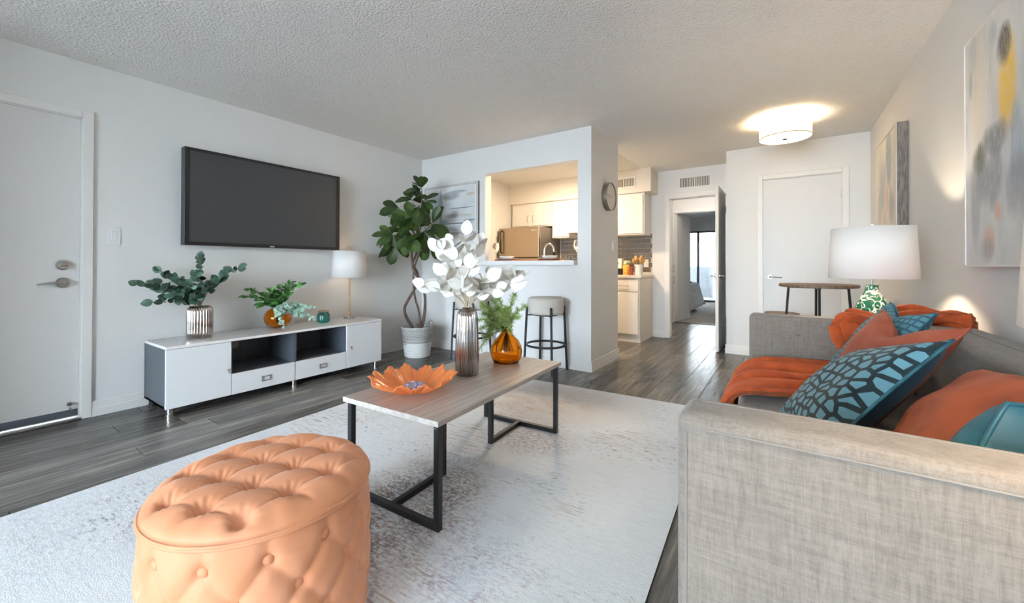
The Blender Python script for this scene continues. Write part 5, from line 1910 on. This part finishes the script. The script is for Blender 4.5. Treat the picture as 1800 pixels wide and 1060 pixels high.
# white preserved leaves in the tall silver vase
M_WHL = mat('white_preserved_leaf', (.80, .79, .75), .6, rand=.15, var=(25, (.56, .53, .45), .45, .75, 2))
LW_ = leaf_mesh('white_leaf', .084, .064, oval, M_WHL, .10, .08, 7, 4)
P_ = 1 / 319
WB = (VB[0], VB[1], TZ + .365)
bouquet('white_leaf_stems', 'white preserved leaf stems in the tall silver vase', 'plant', WB,
        [((817 - 820) * P_, (541 - 412) * P_, .0), ((765 - 820) * P_, (541 - 430) * P_, -.02), ((748 - 820) * P_, (541 - 498) * P_, -.05), ((790 - 820) * P_, (541 - 425) * P_, .03), ((795 - 820) * P_, (541 - 455) * P_, -.08),
         ((840 - 820) * P_, (541 - 425) * P_, .04), ((778 - 820) * P_, (541 - 505) * P_, -.1), ((912 - 820) * P_, (541 - 480) * P_, -.0), ((880 - 820) * P_, (541 - 480) * P_, .06), ((895 - 820) * P_, (541 - 500) * P_, -.06),
         ((865 - 820) * P_, (541 - 512) * P_, -.1), ((825 - 820) * P_, (541 - 470) * P_, -.1), ((815 - 820) * P_, (541 - 500) * P_, -.12), ((848 - 820) * P_, (541 - 495) * P_, .0), ((872 - 820) * P_, (541 - 503) * P_, -.06), ((902 - 820) * P_, (541 - 488) * P_, -.03), ((858 - 820) * P_, (541 - 488) * P_, -.1), ((762 - 820) * P_, (541 - 503) * P_, -.02), ((786 - 820) * P_, (541 - 482) * P_, -.1)],
        LW_, mat('straw_stem', (.50, .42, .30), .7), .002, .50, .070, 37, (.7, 1.15), face=(.45, -.85, .3), wild=1.1)

# feathery asparagus fern in the amber vase
fern = thing('asparagus_fern', 'feathery light green fern sprigs in the amber glass vase', 'plant', (AV[0], AV[1], TZ + .22))
rnd = random.Random(41)
P_ = 1 / 285
M_FERN = mat('fern_green', (.27, .37, .085), .7, rand=.0, var=(30, (.44, .55, .22), .4, .65, 2))
tips = [((907 - 893), (573 - 516), 0), ((868 - 893), (573 - 525), .02), ((850 - 893), (573 - 530), -.04), ((843 - 893), (573 - 560), -.02), ((842 - 893), (573 - 612), -.08), ((928 - 893), (573 - 536), .02), ((880 - 893), (573 - 522), -.05), ((895 - 893), (573 - 540), -.06), ((862 - 893), (573 - 560), -.1), ((855 - 893), (573 - 585), -.09), ((912 - 893), (573 - 555), -.04), ((880 - 893), (573 - 550), -.08)]
bF = Vector((AV[0], AV[1], TZ + .22))
tips += [(rnd.uniform(-46, 8), rnd.uniform(-8, 42), rnd.uniform(-.11, .03)) for _ in range(24)]
for q, (s, h, dp) in enumerate(tips):
    tip = bF + RT * (s * P_) + FW * dp + Vector((0, 0, h * P_))
    mid = bF + (tip - bF) * .35 + Vector((0, 0, .05))
    foot = bF + Vector((rnd.uniform(-.04, .04), rnd.uniform(-.03, .03), -.15))
    path = [foot, bF + Vector((0, 0, -.02))] + bez(bF, mid, tip, 12)
    sp_ = MB().tube(path, .0014, 5).build('sprig', mat('fern_stem', (.20, .20, .09), .7), fern, smooth=True)
    nd = MB()
    for i in range(3, 14):
        for j in range(26):
            p = path[i].lerp(path[min(i + 1, 13)], rnd.random())
            d = (path[min(i + 1, 13)] - path[i - 1]).normalized()
            o_ = (rv(rnd).normalized() + d * .5).normalized()
            ln = rnd.uniform(.012, .026)
            a = o_.cross(rv(rnd)).normalized() * .0013
            nd.add([p - a, p + a, p + o_ * ln + a * .4, p + o_ * ln - a * .4], [(0, 1, 2, 3)])
    for i in range(4, 13):
        for j in range(3):
            p = path[i].lerp(path[i + 1], rnd.random())
            d = ((path[i + 1] - path[i - 1]).normalized() * .8 + rv(rnd).normalized()).normalized()
            sl_ = rnd.uniform(.02, .042)
            for k in range(14):
                q0 = p + d * sl_ * (k + 1) / 14
                o_ = (rv(rnd).normalized() + d * .6).normalized()
                ln = rnd.uniform(.008, .016)
                a = o_.cross(rv(rnd)).normalized() * .0012
                nd.add([q0 - a, q0 + a, q0 + o_ * ln + a * .4, q0 + o_ * ln - a * .4], [(0, 1, 2, 3)])
    no_ = nd.build('needles', M_FERN, sp_)
    no_['kind'] = 'stuff'

# ------------------------------------------------------------------ fig tree in its basket
FT = Vector((-3.545, 3.265, 0))
bkt = thing('wicker_basket', 'white and grey wicker basket holding the fig tree', 'basket', (FT.x, FT.y, 0))
M_WICK_W = mat('white_wicker', (.80, .80, .80), .7)
M_WICK_G = mat('grey_wicker', (.46, .45, .44), .8, rand=.15)


def b_r(z):
    return .132 + (.178 - .132) * (z / .33)


NS = 26
for i in range(20):
    z = .009 + i * .0166
    pts = []
    for k in range(NS * 2 + 1):
        a = PI * k / NS
        r = b_r(z) + .006 * math.cos(NS * a + (PI if i % 2 else 0))
        pts.append((FT.x + r * math.cos(a), FT.y + r * math.sin(a), z))
    MB().tube(pts, .0078, 6, caps=False).build('woven_strand', M_WICK_W if z < .165 else M_WICK_G, bkt, smooth=True)
for k in range(NS):
    a = 2 * PI * (k + .5) / NS
    MB().tube([(FT.x + b_r(0) * math.cos(a), FT.y + b_r(0) * math.sin(a), .002), (FT.x + b_r(.16) * math.cos(a), FT.y + b_r(.16) * math.sin(a), .165)], .004, 5).build('stake', M_WICK_W, bkt)
    MB().tube([(FT.x + b_r(.16) * math.cos(a), FT.y + b_r(.16) * math.sin(a), .165), (FT.x + b_r(.335) * math.cos(a), FT.y + b_r(.335) * math.sin(a), .335)], .004, 5).build('stake', M_WICK_G, bkt)
rimp = [(FT.x + .181 * math.cos(2 * PI * k / 48), FT.y + .181 * math.sin(2 * PI * k / 48), .338 + .003 * math.sin(12 * 2 * PI * k / 48)) for k in range(49)]
MB().tube(rimp, .010, 8, caps=False).build('rim', M_WICK_G, bkt, smooth=True)
for sg in (-1, 1):
    dr = RT * (sg * .80) + FW * .60
    tg = FW * .80 - RT * (sg * .60)
    c = FT + dr * .172
    hp = [(c + tg * (.055 * math.cos(PI * k / 10)) + Vector((0, 0, .335 + .062 * math.sin(PI * k / 10)))) for k in range(11)]
    MB().tube(hp, .007, 8).build('handle', M_WICK_G, bkt, smooth=True)
MB().lathe([(.001, .27), (.160, .27)], (FT.x, FT.y, 0), 32, caps=(False, False)).build('soil', mat('soil', (.03, .022, .016), .95), bkt)
fig = thing('fig_tree', 'tall fiddle-leaf fig tree with twisted trunks in the corner', 'tree', (FT.x, FT.y, .28))
M_BARK = mat('bark', (.085, .055, .042), .9, var=((60, 60, 12), (.16, .11, .085), .4, .65, 4), bump=((80, 80, 25), .7, .006))
PM = 151.0


def fp_(px, py, d=0.0):
    return FT + RT * ((px - 731) / PM) + FW * d + Vector((0, 0, 1.0513 - (py - 466) / PM))


trunks = [[(722, 574, 0), (712, 555, -.03), (710, 540, -.04), (718, 522, -.02), (729, 500, .02), (730, 480, .03), (722, 462, .0), (722, 440, -.02), (728, 420, 0), (722, 405, 0)],
          [(739, 574, .0), (743, 550, .02), (743, 520, .03), (738, 495, .0), (728, 480, -.03), (723, 465, -.02), (728, 445, .03), (732, 425, .02), (730, 395, .02), (733, 360, .01)],
          [(738, 574, -.03), (735, 545, -.05), (729, 525, -.04), (724, 500, -.01), (724, 475, .02), (729, 455, .03), (735, 440, .0), (735, 415, -.03), (738, 380, -.02), (738, 335, 0)]]
for tr_, r0 in zip(trunks, (.020, .019, .014)):
    pts = [fp_(*p) for p in tr_]
    # smooth the path
    fine = []
    for i in range(len(pts) - 1):
        a, b_, c_, d_ = pts[max(i - 1, 0)], pts[i], pts[i + 1], pts[min(i + 2, len(pts) - 1)]
        for k in range(5):
            t = k / 5
            fine.append(.5 * ((2 * b_) + (c_ - a) * t + (2 * a - 5 * b_ + 4 * c_ - d_) * t * t + (3 * b_ - a - 3 * c_ + d_) * t ** 3))
    fine.append(pts[-1])
    fine = [Vector((fine[0].x, fine[0].y, .26))] + fine
    rs = [r0 * (1 - .55 * i / len(fine)) for i in range(len(fine))]
    MB().tube(fine, rs, 9).build('trunk', M_BARK, fig, smooth=True)
M_FIG = mat('fig_leaf', (.018, .045, .010), .42, rand=.5, var=(7, (.075, .125, .022), .4, .66, 3), spec=.4)
LF = leaf_mesh('fig_leaf', .20, .115, obov, M_FIG, .14, .16, 9, 6)
clusters = [((738, 330, .0), (738, 372), [(738, 312), (715, 335), (745, 316), (727, 322)]),
            ((722, 352, -.03), (735, 380), [(700, 345), (705, 350), (735, 352), (712, 340), (742, 344)]),
            ((738, 352, .05), (738, 385), [(758, 338), (752, 362), (745, 372), (730, 340)]),
            ((700, 366, -.04), (728, 400), [(676, 366), (677, 374), (683, 390), (703, 378)]),
            ((726, 385, -.09), (730, 410), [(700, 378), (694, 395), (735, 375), (720, 400), (706, 405)]),
            ((758, 393, -.03), (735, 410), [(735, 390), (768, 372), (780, 402), (776, 412), (760, 405)]),
            ((690, 412, -.05), (722, 425), [(665, 412), (668, 428), (676, 402), (690, 420), (700, 425)]),
            ((712, 402, .04), (725, 425), [(700, 415), (712, 425), (728, 400), (695, 404)]),
            ((745, 408, -.08), (732, 425), [(738, 428), (753, 425), (760, 415), (728, 418)]),
            ((720, 415, -.12), (727, 432), [(705, 432), (716, 440), (735, 436), (708, 418)]),
            ((693, 430, .0), (722, 440), [(670, 443), (684, 458), (705, 432)]),
            ((752, 430, .02), (735, 445), [(742, 440), (765, 425), (775, 440), (762, 448)]),
            ((735, 365, -.10), (735, 395), [(720, 380), (748, 385), (738, 390), (724, 362)])]
rnd = random.Random(51)
for (c, root, lv_) in clusters:
    cp_ = fp_(*c)
    rp = fp_(root[0], root[1], .0)
    MB().tube(bez(rp, (rp + cp_) / 2 + Vector((0, 0, -.03)), cp_, 6), [.006, .006, .005, .005, .004, .004], 6).build('branch', M_BARK, fig, smooth=True)
    for (lx, ly) in lv_ + [(q[0] + rnd.uniform(-14, 14), q[1] + rnd.uniform(-10, 16)) for q in lv_[:4]]:
        tp = fp_(lx, ly, c[2] + rnd.uniform(-.10, .07))
        d = tp - cp_
        st_ = cp_ + d.normalized() * .01
        ln = max(.135, min(.235, d.length * 1.25))
        up_ = Vector((0, 0, .7)) - FW * rnd.uniform(.3, 1.1) + rv(rnd, .45)
        if st_.x + d.normalized().x * ln < XL + .02:
            d.x *= .3
        if st_.y + d.normalized().y * ln > YP - .04:
            d.y = -abs(d.y) * .5
        place(LF, 'leaf', st_, d, up_, fig, ln / .20)
